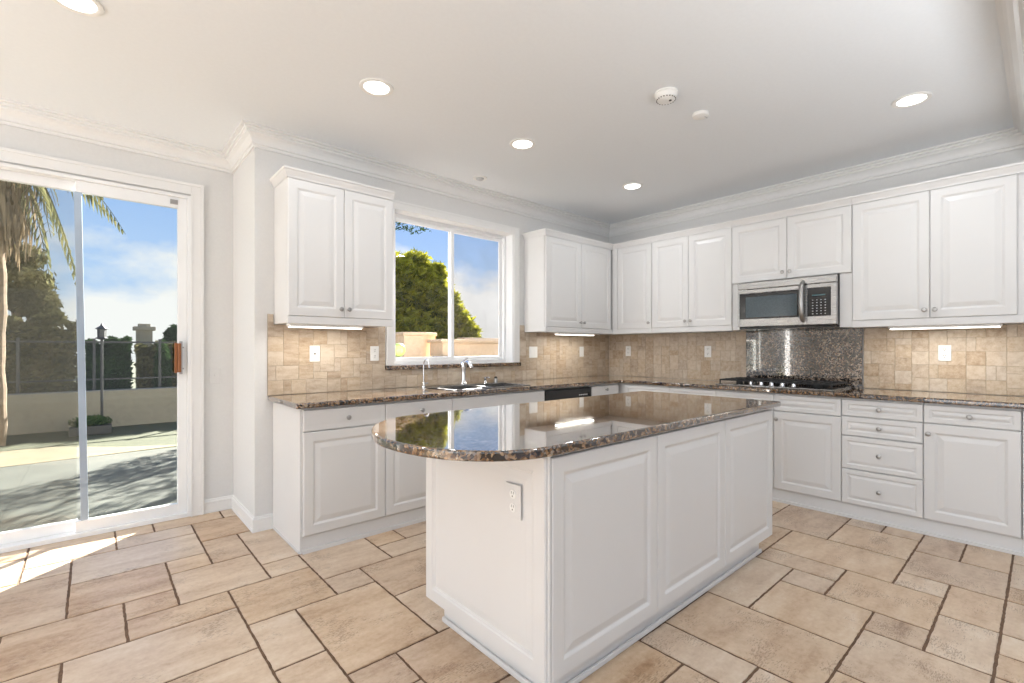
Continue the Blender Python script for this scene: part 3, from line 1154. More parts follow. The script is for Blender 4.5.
# island top: straight run with a bowed end
IY0, IY1, IX1, IXA = 1.083, 2.062, 3.166, 1.165
bm = BM()
out = [(IX1, IY0), (IX1, IY1)]
cyc = (IY0 + IY1) / 2
hb_ = (IY1 - IY0) / 2
K = 44
for i in range(K + 1):
    a = PI / 2 + PI * i / K
    e = 1.10 if a < PI else 2 / 2.2
    cx_, sy_ = math.cos(a), math.sin(a)
    x = IXA + 0.383 * (abs(cx_) ** e) * (-1)
    y = cyc + hb_ * (abs(sy_) ** e) * (1 if sy_ >= 0 else -1)
    out.append((x, y))
top = [bm.verts.new((x, y, CT1)) for x, y in out]
bot = [bm.verts.new((x, y, CT0)) for x, y in out]
bm.faces.new(top)
bm.faces.new(bot[::-1])
for i in range(len(out)):
    j = (i + 1) % len(out)
    bm.faces.new([bot[i], bot[j], top[j], top[i]])
tag(link('island_countertop', bm, granite_m, bevel=0.009, seg=3, smooth=True), 'polished brown granite island top with a bowed overhanging end', 'countertop')

# ------------------------------------------------------------------ island
isl = empty('kitchen_island', (1.153, 1.10, 0))
tag(isl, 'white paneled kitchen island standing in the middle of the stone floor', 'kitchen island')
IL, IW = 3.077 - 1.153, 0.768
bm = BM()
box(bm, 0.0, 0.020, 0.105, IL, IW, ZB)
link('body', bm, cab_m, isl, bevel=0.002)
for a, b_ in ((0.0, 0.650), (0.650, 1.287), (1.287, IL)):
    bm = panel(BM(), a + .002, 0.112, b_ - .002, 0.868, 0.0, 0.0195, DOOR_R)
    link('front_panel', bm, cab_m, isl)
# end panel, facing the sliding door wall's side (-x)
bm = panel(BM(), 0, 0.112, IW - 0.012, 0.872, 0, 0.0195, [(0, 0.004), (0.004, 0), (0.055, 0.0), (0.060, 0.004), (0.066, 0.0045), (0.070, 0.009), (0.10, 0.006), (0.11, 0.006)])
link('end_panel', bm, cab_m, isl, (-0.0225, IW + 0.0, 0), -PI / 2)
bm = BM()
box(bm, -0.010, 0.003, 0.108, -0.001, 0.019, ZB)
link('corner_post', bm, cab_m, isl, bevel=0.002)
bm = BM()
box(bm, 0.045, 0.060, 0.0005, IL - 0.05, IW - 0.05, 0.104)
link('toe_kick', bm, cab_m, isl)
bm = BM()
box(bm, 0.030, 0.045, 0.0005, 0.044, IW - 0.05, 0.024)
box(bm, 0.044, 0.045, 0.0005, IL - 0.04, 0.059, 0.024)
link('shoe_moulding', bm, cab_m, isl, bevel=0.006, seg=3)


# ------------------------------------------------------------------ outlets and switches
def plate(parent_or_loc, rotz, kind, w=0.072, h=0.116, label=None, parent=None, name=None):
    r = empty(name or ('light_switch' if kind in ('switch', 'double') else 'wall_outlet'), parent_or_loc, rotz)
    if parent is not None:
        r.parent = parent
    if label:
        tag(r, label, 'switch' if kind in ('switch', 'double') else 'outlet', )
    bm = BM()
    box(bm, -w / 2, -0.006, -h / 2, w / 2, -0.0005, h / 2)
    link('cover_plate', bm, wall_m if kind == 'toggle' else (cab_m if parent is not None else plastic_m), r, bevel=0.0025)
    if kind == 'outlet':
        for dz in (0.024, -0.024):
            bm = BM()
            lathe(bm, [(0.0165, 0), (0.0165, -0.002), (0.015, -0.0028), (0, -0.0028)], (0, -0.0061, dz), 'y', 20)
            box(bm, -0.0065, -0.0093, dz + 0.001, -0.0045, -0.0088, dz + 0.010, 1)
            box(bm, 0.0045, -0.0093, dz + 0.001, 0.0065, -0.0088, dz + 0.010, 1)
            lathe(bm, [(0.0028, 0), (0.0028, -0.0004), (0, -0.0005)], (0, -0.0089, dz - 0.007), 'y', 8, 1)
            link('socket', bm, [plastic_m, almond_m], r)
    elif kind == 'gfci':
        bm = BM()
        box(bm, -0.017, -0.0085, -0.034, 0.017, -0.0061, 0.034)
        box(bm, -0.005, -0.0105, -0.007, 0.005, -0.0086, 0.007, 1)
        link('socket', bm, [plastic_m, almond_m], r)
    elif kind in ('switch', 'double'):
        for dx in ((-0.023, 0.023) if kind == 'double' else (0,)):
            bm = BM()
            box(bm, dx - 0.0165, -0.0085, -0.033, dx + 0.0165, -0.0061, 0.033)
            link('rocker', bm, plastic_m, r, bevel=0.001)
    elif kind == 'toggle':
        bm = BM()
        box(bm, -0.005, -0.016, -0.004, 0.005, -0.0061, 0.012)
        link('toggle_lever', bm, wall_m, r, bevel=0.001)
    return r


SPY = W1 - 0.011
plate((1.209, SPY, 1.20), 0, 'gfci', label='white outlet with a dark reset button, on tile near the open counter end')
plate((1.672, SPY, 1.198), 0, 'outlet', label='white outlet on tile just beside the window casing')
plate((3.420, SPY, 1.20), 0, 'double', w=0.118, label='wide white double switch on tile between the window and the corner cabinets')
plate((4.188, SPY, 1.202), 0, 'switch', label='narrow white switch on tile under the strip light near the corner')
SPX = W2 - 0.011
plate((SPX, 3.257, 1.209), -PI / 2, 'outlet', label='white outlet on range wall tile, closest to the room corner')
plate((SPX, 2.297, 1.207), -PI / 2, 'outlet', label='white outlet on tile beside the dark granite slab')
plate((SPX, 0.502, 1.204), -PI / 2, 'outlet', label='white outlet on tile past the cooktop, above the drawer stack')
t_ = plate((0.697, W3, 1.03), 0, 'toggle', label='pale toggle switch on the plain wall beside the sliding door', name='light_switch')
t_['category'] = 'switch'
po = plate((-0.0225 + 0.0015, 0.167, 0.692), -PI / 2, 'outlet', w=0.080, h=0.122, parent=isl, name='outlet')

# ------------------------------------------------------------------ recessed lights, detectors
LIGHTS = [(1.206, 2.522, 'recessed ceiling light over the bowed end of the island'), (2.331, 2.519, 'recessed ceiling light over the aisle between island and sink'),
          (3.688, 2.508, 'recessed ceiling light closest to the cabinet corner'), (3.652, 0.537, 'recessed ceiling light near the header and the cabinet past the microwave'),
          (-0.055, 2.742, 'recessed ceiling light closest to the sliding glass door'), (2.0, 0.53, 'recessed ceiling light added out of view for fill, above the near side of the island')]  # last entry is out of view, added for its light
for x, y, lb in LIGHTS:
    r = empty('ceiling_light', (x, y, ZC))
    tag(r, 'white ' + lb, 'ceiling light')
    bm = BM()
    lathe(bm, [(0.068, -0.0005), (0.094, -0.0005), (0.093, -0.006), (0.080, -0.009), (0.070, -0.006), (0.068, -0.0005)], (0, 0, 0), 'z', 40)
    for f in [f for f in bm.faces if len(f.verts) > 4]:
        bm.faces.remove(f)
    link('trim_ring', bm, plastic_m, r, smooth=True)
    bm = BM()
    lathe(bm, [(0.069, -0.001), (0.069, -0.004), (0.04, -0.0065), (0, -0.007)], (0, 0, 0), 'z', 32)
    link('lens', bm, lamp_m, r, smooth=True)
    l = bpy.data.lights.new('lamp_beam', 'AREA')
    l.shape, l.size, l.energy, l.color = 'DISK', 0.13, 5.0, (0.93, 0.97, 1.0)
    lo = bpy.data.objects.new('lamp_beam', l)
    lo.location = (0, 0, -0.012)
    lo.parent = r
    COL.objects.link(lo)

sd_ = empty('smoke_detector', (2.492, 1.467, ZC))
tag(sd_, 'round white smoke detector with a vented rim on the ceiling', 'smoke detector')
bm = BM()
lathe(bm, [(0.066, -0.0005), (0.068, -0.010), (0.062, -0.014), (0.062, -0.020), (0.058, -0.036), (0.046, -0.044), (0, -0.046)], (0, 0, 0), 'z', 40)
link('housing', bm, plastic_m, sd_, smooth=True)
bm = BM()
for k in range(20):
    a = 2 * PI * k / 20
    x, y = 0.052 * math.cos(a), 0.052 * math.sin(a)
    lathe(bm, [(0.0035, -0.0385), (0.0035, -0.0425), (0, -0.0428)], (x, y, 0), 'z', 6)
lathe(bm, [(0.008, -0.0455), (0.008, -0.048), (0, -0.0485)], (0.012, -0.02, 0), 'z', 12)
link('vent', bm, almond_m, sd_)
s2 = empty('carbon_monoxide_detector', (2.875, 1.452, ZC))
tag(s2, 'small flat white sensor on the ceiling beside the smoke detector', 'detector')
bm = BM()
lathe(bm, [(0.048, -0.0005), (0.050, -0.006), (0.046, -0.018), (0.034, -0.024), (0, -0.026)], (0, 0, 0), 'z', 32)
link('housing', bm, plastic_m, s2, smooth=True)
bm = BM()
box(bm, 0.004, -0.028, -0.0262, 0.036, -0.022, -0.0215)
link('vent', bm, key_m, s2)
s3 = empty('ceiling_light', (2.522, 3.269, ZC))
tag(s3, 'small unlit eyeball light in the ceiling above the kitchen window', 'ceiling light')
bm = BM()
lathe(bm, [(0.036, -0.0005), (0.062, -0.0005), (0.060, -0.007), (0.044, -0.009), (0.036, -0.006), (0.036, -0.0005)], (0, 0, 0), 'z', 32)
for f in [f for f in bm.faces if len(f.verts) > 4]:
    bm.faces.remove(f)
link('trim_ring', bm, plastic_m, s3, smooth=True)
bm = BM()
lathe(bm, [(0.035, -0.001), (0.032, -0.014), (0.018, -0.022), (0, -0.024)], (0, 0, 0), 'z', 24)
link('lens', bm, key_m, s3, smooth=True)

# under-cabinet strip lights
for loc, rz, w, lb in (((0.960, W1 - 0.21, ZU), 0, 0.50, 'slim strip light under the wall cabinet by the glass door'),
                       ((3.523, W1 - 0.21, ZU), 0, 0.57, 'slim strip light under the wall cabinet between window and corner'),
                       ((W2 - 0.24, 0.780, ZU), -PI / 2, 0.585, 'slim strip light under the wall cabinet past the microwave')):
    r = empty('strip_light', loc, rz)
    tag(r, 'white ' + lb, 'strip light')
    bm = BM()
    box(bm, 0, -0.075, -0.022, w, 0.0, -0.001)
    link('housing', bm, plastic_m, r, bevel=0.003)
    bm = BM()
    box(bm, 0.008, -0.068, -0.029, w - 0.008, -0.006, -0.0222)
    link('lens', bm, tube_m, r, bevel=0.003)
    l = bpy.data.lights.new('tube_beam', 'AREA')
    l.shape, l.size, l.size_y, l.energy, l.color = 'RECTANGLE', w, 0.05, 2.6, (1.0, 0.94, 0.84)
    lo = bpy.data.objects.new('tube_beam', l)
    lo.location = (w / 2, -0.037, -0.034)
    lo.parent = r
    COL.objects.link(lo)

# ------------------------------------------------------------------ microwave over the cooktop
MX, MY0, MY1, MZ0, MZ1 = 4.312, 1.082, 1.834, 1.418, 1.815
mw = empty('microwave', (W2, MY1, MZ0), -PI / 2)      # local x runs along -Y, front towards -y
tag(mw, 'stainless over-the-range microwave mounted above the cooktop', 'microwave')
mwW, mwD, mwH = MY1 - MY0, W2 - MX, MZ1 - MZ0
bm = BM()
box(bm, 0.002, -mwD + 0.035, 0.0, mwW - 0.002, -0.002, mwH)
link('housing', bm, black_m, mw, bevel=0.003)
bm = BM()
dW = 0.545
# door frame in stainless around the window
box(bm, 0.0, -mwD, 0.012, 0.016, -mwD + 0.034, mwH - 0.062)
box(bm, dW - 0.056, -mwD, 0.012, dW, -mwD + 0.034, mwH - 0.062)
box(bm, 0.016, -mwD, mwH - 0.096, dW - 0.056, -mwD + 0.034, mwH - 0.062)
box(bm, 0.016, -mwD, 0.012, dW - 0.056, -mwD + 0.034, 0.078)
dr = link('door', bm, steel_m, mw, bevel=0.003)
bm = BM()
box(bm, 0.0165, -mwD + 0.004, 0.079, dW - 0.0565, -mwD + 0.030, mwH - 0.097)
win_ = link('door_window', bm, black_m, dr, bevel=0.002)
bm = BM()
box(bm, 0.070, -mwD + 0.0028, 0.092, dW - 0.070, -mwD + 0.0039, mwH - 0.128)
mesh_m = grain(mat('window_mesh', (0.05, 0.075, 0.09), 0.12), 200, 0.2)
link('window_screen', bm, mesh_m, dr)
bm = BM()
box(bm, dW + 0.001, -mwD, 0.012, dW + 0.006, -mwD + 0.034, mwH - 0.062)
box(bm, mwW - 0.038, -mwD, 0.012, mwW, -mwD + 0.034, mwH - 0.062)
box(bm, dW + 0.006, -mwD, mwH - 0.092, mwW - 0.038, -mwD + 0.034, mwH - 0.062)
box(bm, dW + 0.006, -mwD, 0.012, mwW - 0.038, -mwD + 0.034, 0.078)
box(bm, dW + .007, -mwD + .01, 0.08, mwW - .039, -mwD + .033, mwH - .093)
cpn = link('control_panel', bm, steel_m, mw, bevel=0.002)
bm = BM()
box(bm, dW + 0.0065, -mwD + 0.002, 0.079, mwW - 0.0385, -mwD + 0.0098, mwH - 0.093)
kp = link('keypad', bm, black_m, mw)
for i in range(4):
    for j in range(6):
        link('key', box(BM(), dW + 0.040 + i * 0.029, -mwD + 0.0008, 0.094 + j * 0.022, dW + 0.049 + i * 0.029, -mwD + 0.0018, 0.099 + j * 0.022), key_m, kp)
bm = BM()
box(bm, dW + 0.040, -mwD + 0.0008, 0.240, mwW - 0.075, -mwD + 0.0018, 0.25)
link('display', bm, mat('display_blue', (0.05, 0.12, 0.14), 0.2), kp)
# top grille bar
bm = BM()
box(bm, 0.0, -mwD, mwH - 0.058, mwW, -mwD + 0.034, mwH - 0.002)
gr = link('vent_bar', bm, steel_m, mw, bevel=0.003)
bm = BM()
for q in range(3):
    box(bm, 0.06, -mwD + 0.006, mwH - 0.0015 + q * 0.0, mwW - 0.06, -mwD + 0.030, mwH - 0.0005)
    break
link('vent_slot', bm, black_m, mw)
bm = BM()
hx = dW - 0.022
pts = [(hx, -mwD - 0.001, 0.040), (hx, -mwD - 0.030, 0.055), (hx, -mwD - 0.044, 0.11), (hx, -mwD - 0.050, 0.20), (hx, -mwD - 0.044, 0.29), (hx, -mwD - 0.030, 0.345), (hx, -mwD - 0.001, 0.362)]
tube(bm, pts, [0.012, 0.016, 0.019, 0.0195, 0.019, 0.016, 0.012], 14)
link('door_handle', bm, nickel_m, dr, smooth=True, angle=60)
bm = BM()
box(bm, 0.33, -mwD - 0.0018, 0.034, 0.405, -mwD - 0.0002, 0.056)
link('badge', bm, nickel_m, dr, bevel=0.002)
bm = BM()
box(bm, 0.01, -mwD + 0.02, -0.012, mwW - 0.01, -0.01, -0.0005)
link('underside_grille', bm, black_m, mw)
# white fillers on both sides of the microwave belong to the cabinet run
for a, b_, lb in ((1.910, 1.836, 'narrow white filler strip beside the microwave, corner side'), (1.080, 0.998, 'narrow white filler strip beside the microwave, black side')):
    bm = BM()
    box(bm, W2 - 0.330, b_, ZU, W2 - 0.002, a, 1.823)
    tag(link('cabinet_filler', bm, cab_m, bevel=0.001), lb, 'filler')

# ------------------------------------------------------------------ gas cooktop
ck = empty('gas_cooktop', (4.42, 1.52, CT1))
tag(ck, 'five-burner gas cooktop with black grates set into the granite counter', 'cooktop')
CW, CD = 0.455, 0.245    # half width (Y), half depth (X)
bm = BM()
box(bm, -CD, -CW, 0.0006, CD, CW, 0.011)
link('deck', bm, steel_m, ck, bevel=0.004)
bm = BM()
box(bm, -CD + 0.030, -CW + 0.018, 0.0112, CD - 0.012, CW - 0.018, 0.0135)
link('drip_tray', bm, black_m, ck, bevel=0.001)
burn = [(0.09, 0.30, 0.036), (-0.10, 0.30, 0.028), (0.03, 0.0, 0.046), (0.09, -0.30, 0.032), (-0.10, -0.30, 0.04)]
for (x, y, r_b) in burn:
    bm = BM()
    lathe(bm, [(r_b, 0.0136), (r_b, 0.024), (r_b * 0.92, 0.026), (r_b * .95, 0.027), (r_b * .95, 0.034), (r_b * .8, 0.037), (0, 0.037)], (x, y, 0), 'z', 24)
    link('burner', bm, cast_m, ck, smooth=True)


def grate(y0, y1):
    bm = BM()
    xa, xb, zt, th = -CD + 0.040, CD - 0.020, 0.052, 0.010
    if y0 < 0 < y1:
        xa = -CD + 0.085
    for yy in (y0, y1 - th):
        box(bm, xa, yy, zt - 0.012, xb, yy + th, zt)
    for xx in (xa, xb - th):
        box(bm, xx, y0 + th, zt - 0.012, xx + th, y1 - th, zt)
    for t_ in (0.27, 0.5, 0.73):
        yy = y0 + (y1 - y0) * t_
        box(bm, xa + th, yy - 0.004, zt - 0.010, xb - th, yy + 0.004, zt + 0.003)
    for t_ in (0.25, 0.5, 0.75):
        xx = xa + (xb - xa) * t_
        box(bm, xx - 0.004, y0 + th, zt - 0.010, xx + 0.004, y1 - th, zt + 0.003)
    for xx in (xa, xb - th):
        for yy in (y0, y1 - th):
            box(bm, xx, yy, 0.0138, xx + th, yy + th, zt - 0.012)
    link('grate', bm, cast_m, ck, bevel=0.0015)


grate(-CW + 0.022, -0.150)
grate(-0.146, 0.146)
grate(0.150, CW - 0.022)
for k in range(5):
    bm = BM()
    yy = 0.165 - k * 0.0825
    lathe(bm, [(0.021, 0.0136), (0.021, 0.018), (0.018, 0.020), (0.0165, 0.040), (0.013, 0.043), (0, 0.043)], (-CD + 0.055, yy, 0), 'z', 20)
    box(bm, -CD + 0.040, yy - 0.003, 0.043, -CD + 0.070, yy + 0.003, 0.046)
    link('knob', bm, chrome_m, ck, smooth=True)

# ------------------------------------------------------------------ sink and taps
sk = empty('kitchen_sink', ((SX0 + SX1) / 2, (SY0 + SY1) / 2, CT1))
tag(sk, 'double-bowl stainless sink set into the granite under the window', 'sink')
hw, hd = (SX1 - SX0) / 2, (SY1 - SY0) / 2
bm = BM()
xs_ = [-hw - 0.022, -hw + 0.012, -0.018, 0.018, hw - 0.012, hw + 0.022]
ys_ = [-hd - 0.022, -hd + 0.012, hd - 0.012, hd + 0.055]
tmp = slab(xs_, ys_, lambda x, y: not ((xs_[1] < x < xs_[2] or xs_[3] < x < xs_[4]) and ys_[1] < y < ys_[2]), 0.0006, 0.006)
link('rim', tmp, steel_m, sk, bevel=0.003)
for a, b_ in ((xs_[1], xs_[2]), (xs_[3], xs_[4])):
    bm = BM()
    y0, y1, dp = ys_[1], ys_[2], -0.19
    t_ = 0.002
    o4 = [(a, y0), (b_, y0), (b_, y1), (a, y1)]
    i4 = [(a + .03, y0 + .03), (b_ - .03, y0 + .03), (b_ - .03, y1 - .03), (a + .03, y1 - .03)]
    r0 = [bm.verts.new((x, y, 0.0004)) for x, y in o4]
    r1 = [bm.verts.new((x * .995, y * .995, dp + 0.03)) for x, y in o4]
    r2 = [bm.verts.new((x, y, dp)) for x, y in i4]
    for p, q in ((r0, r1), (r1, r2)):
        for i in range(4):
            j = (i + 1) % 4
            bm.faces.new([p[i], p[j], q[j], q[i]])
    bm.faces.new(r2)
    link('bowl', bm, steel_m, sk)


FZ = CT1 + 0.0062


def faucet_base(x, y, r, h):
    return lathe(BM(), [(r * 1.35, 0), (r * 1.35, 0.004), (r, 0.010), (r, h)], (x, y, 0), 'z', 20)


f1 = empty('kitchen_faucet', (2.447, 3.408, FZ))
tag(f1, 'tall chrome single-lever kitchen faucet behind the sink', 'faucet')
bm = BM()
lathe(bm, [(0.030, 0), (0.032, 0.005), (0.025, 0.012), (0.022, 0.05), (0.0205, 0.10), (0.022, 0.135), (0.025, 0.150), (0.027, 0.185), (0.022, 0.198), (0.008, 0.205), (0, 0.206)], (0, 0, 0), 'z', 24)
link('faucet_body', bm, chrome_m, f1, smooth=True, angle=60)
bm = BM()
tube(bm, [(0, -0.012, 0.160), (-0.002, -0.035, 0.190), (-0.004, -0.060, 0.200), (-0.006, -0.092, 0.190), (-0.008, -0.118, 0.170), (-0.008, -0.126, 0.150)], [0.014, 0.015, 0.0155, 0.0165, 0.018, 0.017], 14)
link('spout', bm, chrome_m, f1, smooth=True, angle=60)
bm = BM()
tube(bm, [(0, 0, 0.198), (0.012, 0.004, 0.216), (0.05, 0.01, 0.232)], [0.007, 0.007, 0.005], 10)
link('lever', bm, chrome_m, f1, smooth=True, angle=60)
f2 = empty('filtered_water_tap', (2.060, 3.435, CT1 + 0.0006))
tag(f2, 'slim chrome gooseneck water tap left of the main faucet', 'tap')
bm = BM()
lathe(bm, [(0.022, 0), (0.022, 0.004), (0.013, 0.010), (0.013, 0.042), (0.008, 0.050), (0.0, 0.052)], (0, 0, 0), 'z', 20)
link('tap_base', bm, chrome_m, f2, smooth=True, angle=60)
bm = BM()
tube(bm, [(0, 0, 0.048), (0, 0, 0.190)] + arc((0, -0.042, 0.190), 0.042, 0, 170, 10) + [(0, -0.085, 0.165)], 0.0052, 10)
link('gooseneck', bm, chrome_m, f2, smooth=True, angle=60)
bm = BM()
tube(bm, [(0.010, 0, 0.030), (0.038, -0.004, 0.036)], [0.0055, 0.0075], 10)
link('lever', bm, nickel_m, f2, smooth=True, angle=60)
f3 = empty('soap_dispenser', (2.690, 3.408, FZ))
tag(f3, 'short chrome soap dispenser beside the main faucet', 'soap dispenser')
bm = BM()
lathe(bm, [(0.019, 0), (0.019, 0.004), (0.012, 0.009), (0.011, 0.045), (0.014, 0.048), (0.014, 0.058), (0, 0.060)], (0, 0, 0), 'z', 20)
link('pump_body', bm, chrome_m, f3, smooth=True, angle=60)
bm = BM()
tube(bm, [(0, -0.01, 0.053), (0, -0.05, 0.056), (0, -0.060, 0.048)], [0.0055, 0.005, 0.005], 10)
link('nozzle', bm, chrome_m, f3, smooth=True, angle=60)
f4 = empty('air_gap', (2.815, 3.408, FZ))
tag(f4, 'small dark-topped metal cap at the end of the sink rim', 'air gap')
bm = BM()
lathe(bm, [(0.020, 0), (0.020, 0.035), (0.017, 0.040), (0, 0.040)], (0, 0, 0), 'z', 20)
link('cap_body', bm, nickel_m, f4, smooth=True)
bm = BM()
lathe(bm, [(0.014, 0.0402), (0.014, 0.052), (0.008, 0.058), (0, 0.058)], (0, 0, 0), 'z', 16)
link('cap_top', bm, iron_m, f4, smooth=True)

# ------------------------------------------------------------------ garden seen through the glass
bm = BM()
box(bm, -14, W3 + 0.15, -0.35, XP + 0.15, 7.55, -0.05)
box(bm, XP + 0.15, W1 + 0.16, -0.35, 22, 7.55, -0.05)
struct('ground_patio', bm, concrete_m)
bm = BM()
pp = [(-14, 7.45), (-0.8, 7.50), (0.85, 7.62), (6, 7.3), (6, 7.35), (0.85, 7.72), (0.25, 8.05), (-0.35, 8.6), (-0.9, 8.7), (-14, 8.75)]
pt = [bm.verts.new((x, y, -0.046)) for x, y in pp]
pb_ = [bm.verts.new((x, y, -0.20)) for x, y in pp]
bm.faces.new(pt)
bm.faces.new(pb_[::-1])
for i in range(len(pp)):
    j = (i + 1) % len(pp)
    bm.faces.new([pb_[i], pb_[j], pt[j], pt[i]])
struct('ground_path', bm, sand_m)
bm = BM()
box(bm, -30, 7.55, -0.35, 40, 60, -0.052)
struct('ground_lawn', bm, lawn_m)


def leaves(rng, bm, vals, c, rad, n, size, shell=0.55, flat=1.0):
    for _ in range(n):
        while True:
            p = Vector((rng.uniform(-1, 1), rng.uniform(-1, 1), rng.uniform(-1, 1)))
            if shell < p.length <= 1:
                break
        if rng.random() < 0.10:
            p = p * rng.uniform(1.0, 1.18)
        q = Vector((c[0] + p.x * rad[0], c[1] + p.y * rad[1], c[2] + p.z * rad[2]))
        if q.z < 0.0:
            q.z = rng.uniform(0, .1)
        u = Vector((rng.gauss(0, 1), rng.gauss(0, 1), rng.gauss(0, 1))).normalized()
        w = u.orthogonal().normalized()
        s = size * rng.uniform(0.6, 1.3)
        v = [bm.verts.new(q + u * s * 1.3), bm.verts.new(q + w * s * .45), bm.verts.new(q - u * s * 1.3), bm.verts.new(q - w * s * .45)]
        bm.faces.new(v)
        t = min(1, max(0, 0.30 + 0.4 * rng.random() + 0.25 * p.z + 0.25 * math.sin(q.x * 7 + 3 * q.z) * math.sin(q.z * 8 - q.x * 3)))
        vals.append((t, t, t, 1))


def tree(name, label, cat, base, blobs, m, seed, trunk_r=0.09, size=0.06, trunk=True, leafname='foliage'):
    rng = random.Random(seed)
    r = empty(name, base)
    tag(r, label, cat)
    bm = BM()
    vals = []
    for (dx, dy, z, rx, ry, rz, n) in blobs:
        leaves(rng, bm, vals, (dx, dy, z), (rx, ry, rz), n, size, 0.45)
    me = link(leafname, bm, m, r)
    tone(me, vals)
    if trunk:
        bm = BM()
        zt = max(b_[2] for b_ in blobs)
        tube(bm, [(0, 0, 0), (0.03, 0.02, zt * .5), (0, 0, zt)], [trunk_r, trunk_r * .8, trunk_r * .3], 10)
        for (dx, dy, z, *_r) in blobs[:5]:
            tube(bm, [(0.02, 0.01, zt * .4), (dx * .6, dy * .6, z * .85), (dx, dy, z)], [trunk_r * .5, trunk_r * .3, trunk_r * .12], 7)
        link('trunk', bm, bark_m, r)
    return r


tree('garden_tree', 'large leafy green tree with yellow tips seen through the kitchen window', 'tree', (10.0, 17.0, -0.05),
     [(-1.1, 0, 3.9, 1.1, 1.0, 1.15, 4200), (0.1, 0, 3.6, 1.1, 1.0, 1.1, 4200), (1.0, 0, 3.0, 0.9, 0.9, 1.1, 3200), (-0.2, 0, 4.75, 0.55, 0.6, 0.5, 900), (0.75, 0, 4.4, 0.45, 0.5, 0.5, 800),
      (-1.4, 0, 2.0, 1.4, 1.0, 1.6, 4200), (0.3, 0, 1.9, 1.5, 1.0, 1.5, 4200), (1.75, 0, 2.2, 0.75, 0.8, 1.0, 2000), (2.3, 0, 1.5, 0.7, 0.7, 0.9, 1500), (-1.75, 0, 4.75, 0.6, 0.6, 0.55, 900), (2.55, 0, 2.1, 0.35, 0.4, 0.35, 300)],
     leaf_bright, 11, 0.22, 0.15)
tree('unseen_shade_tree', 'small round unseen olive tree added to shade the patio edge, between the two glazed openings', 'tree', (3.6, 8.9, -0.05),
     [(0, 0, 2.3, 1.0, 0.9, 0.7, 2300), (-0.3, 0.2, 1.6, 0.6, 0.4, 0.5, 900)], leaf_olive, 51, 0.07, 0.06)  # hidden behind the wall, added to cast shade on the patio
tree('overhanging_tree', 'thin high branch with sparse leaves above the kitchen window view', 'tree', (3.3, 7.6, -0.05),
     [(0.55, -0.2, 3.45, 0.75, 0.3, 0.16, 260), (0.1, 0, 3.3, 0.45, 0.3, 0.5, 300), (0.3, 0, 2.9, 0.2, 0.2, 0.35, 60)], leaf_dark, 5, 0.05, 0.045)

# stuccoed outdoor grill island
gi = empty('outdoor_grill_island', (4.0, 7.0, -0.05))
tag(gi, 'beige stucco outdoor grill island with stone caps, through the kitchen window', 'grill island')
bm = BM()
n = 22
pr = [(-0.17 + 0.60 * i / n, -0.10 * math.sin(PI * i / n)) for i in range(n + 1)]
lo_ = [bm.verts.new((x, y, 0)) for x, y in pr] + [bm.verts.new((0.43, 0.45, 0)), bm.verts.new((-0.17, 0.45, 0))]
hi_ = [bm.verts.new((v.co.x, v.co.y, 1.50)) for v in lo_]
for i in range(len(lo_)):
    j = (i + 1) % len(lo_)
    bm.faces.new([lo_[i], lo_[j], hi_[j], hi_[i]])
bm.faces.new(hi_)
link('back_wall', bm, stucco_m, gi)
bm = BM()
lo_ = [bm.verts.new((x * 1.08 - .01, y * 1.3 - .02, 1.501)) for x, y in pr] + [bm.verts.new((0.46, 0.47, 1.501)), bm.verts.new((-0.20, 0.47, 1.501))]
hi_ = [bm.verts.new((v.co.x, v.co.y, 1.56)) for v in lo_]
for i in range(len(lo_)):
    j = (i + 1) % len(lo_)
    bm.faces.new([lo_[i], lo_[j], hi_[j], hi_[i]])
bm.faces.new(hi_)
bm.faces.new(lo_[::-1])
link('wall_cap', bm, cap_m, gi, bevel=0.01)
bm = BM()
box(bm, 0.22, -0.55, 0, 1.5, -0.16, 1.38)
link('counter_base', bm, stucco_m, gi)
bm = BM()
box(bm, 0.17, -0.60, 1.381, 1.55, -0.14, 1.44)
link('counter_cap', bm, cap_m, gi, bevel=0.01)
bm = BM()
box(bm, -0.55, -0.95, 0, 0.75, -0.61, 1.05)
link('grill_base', bm, stucco_m, gi)
bm = BM()
tube(bm, [(-0.10, -0.78, 1.10), (0.34, -0.78, 1.10)], 0.075, 16)
box(bm, -0.12, -0.92, 1.051, 0.36, -0.64, 1.095)
link('grill_lid', bm, iron_m, gi, smooth=True)
gl_ = empty('globe_lamp', (2.93, 5.5, -0.05))
tag(gl_, 'round pale green globe lamp on a post just outside the kitchen window', 'lamp')
bm = BM()
lathe(bm, [(0, 1.182)] + [(0.088 * math.sin(a), 1.27 - 0.088 * math.cos(a)) for a in [PI * k / 14 for k in range(1, 14)]] + [(0, 1.358)], (0, 0, 0), 'z', 24)
link('globe', bm, globe_m, gl_, smooth=True)
bm = BM()
lathe(bm, [(0.08, 0), (0.08, 0.02), (0.02, 0.04), (0.02, 1.16), (0.04, 1.18), (0.0, 1.183)], (0, 0, 0), 'z', 14)
link('post', bm, iron_m, gl_, smooth=True)
bm = BM()
box(bm, 4.9, 8.9, -0.05, 13, 9.1, 1.45)
gw = empty('garden_wall', (9, 9, -0.05))
tag(gw, 'long beige stucco garden wall with a stone cap, through the kitchen window', 'wall')
bm = BM()
box(bm, -2.6, -0.1, 0, 6, 0.1, 1.46)
link('wall_body', bm, stucco_m, gw)
bm = BM()
box(bm, -2.63, -0.15, 1.461, 6.03, 0.15, 1.54)
link('wall_cap', bm, cap_m, gw, bevel=0.015)

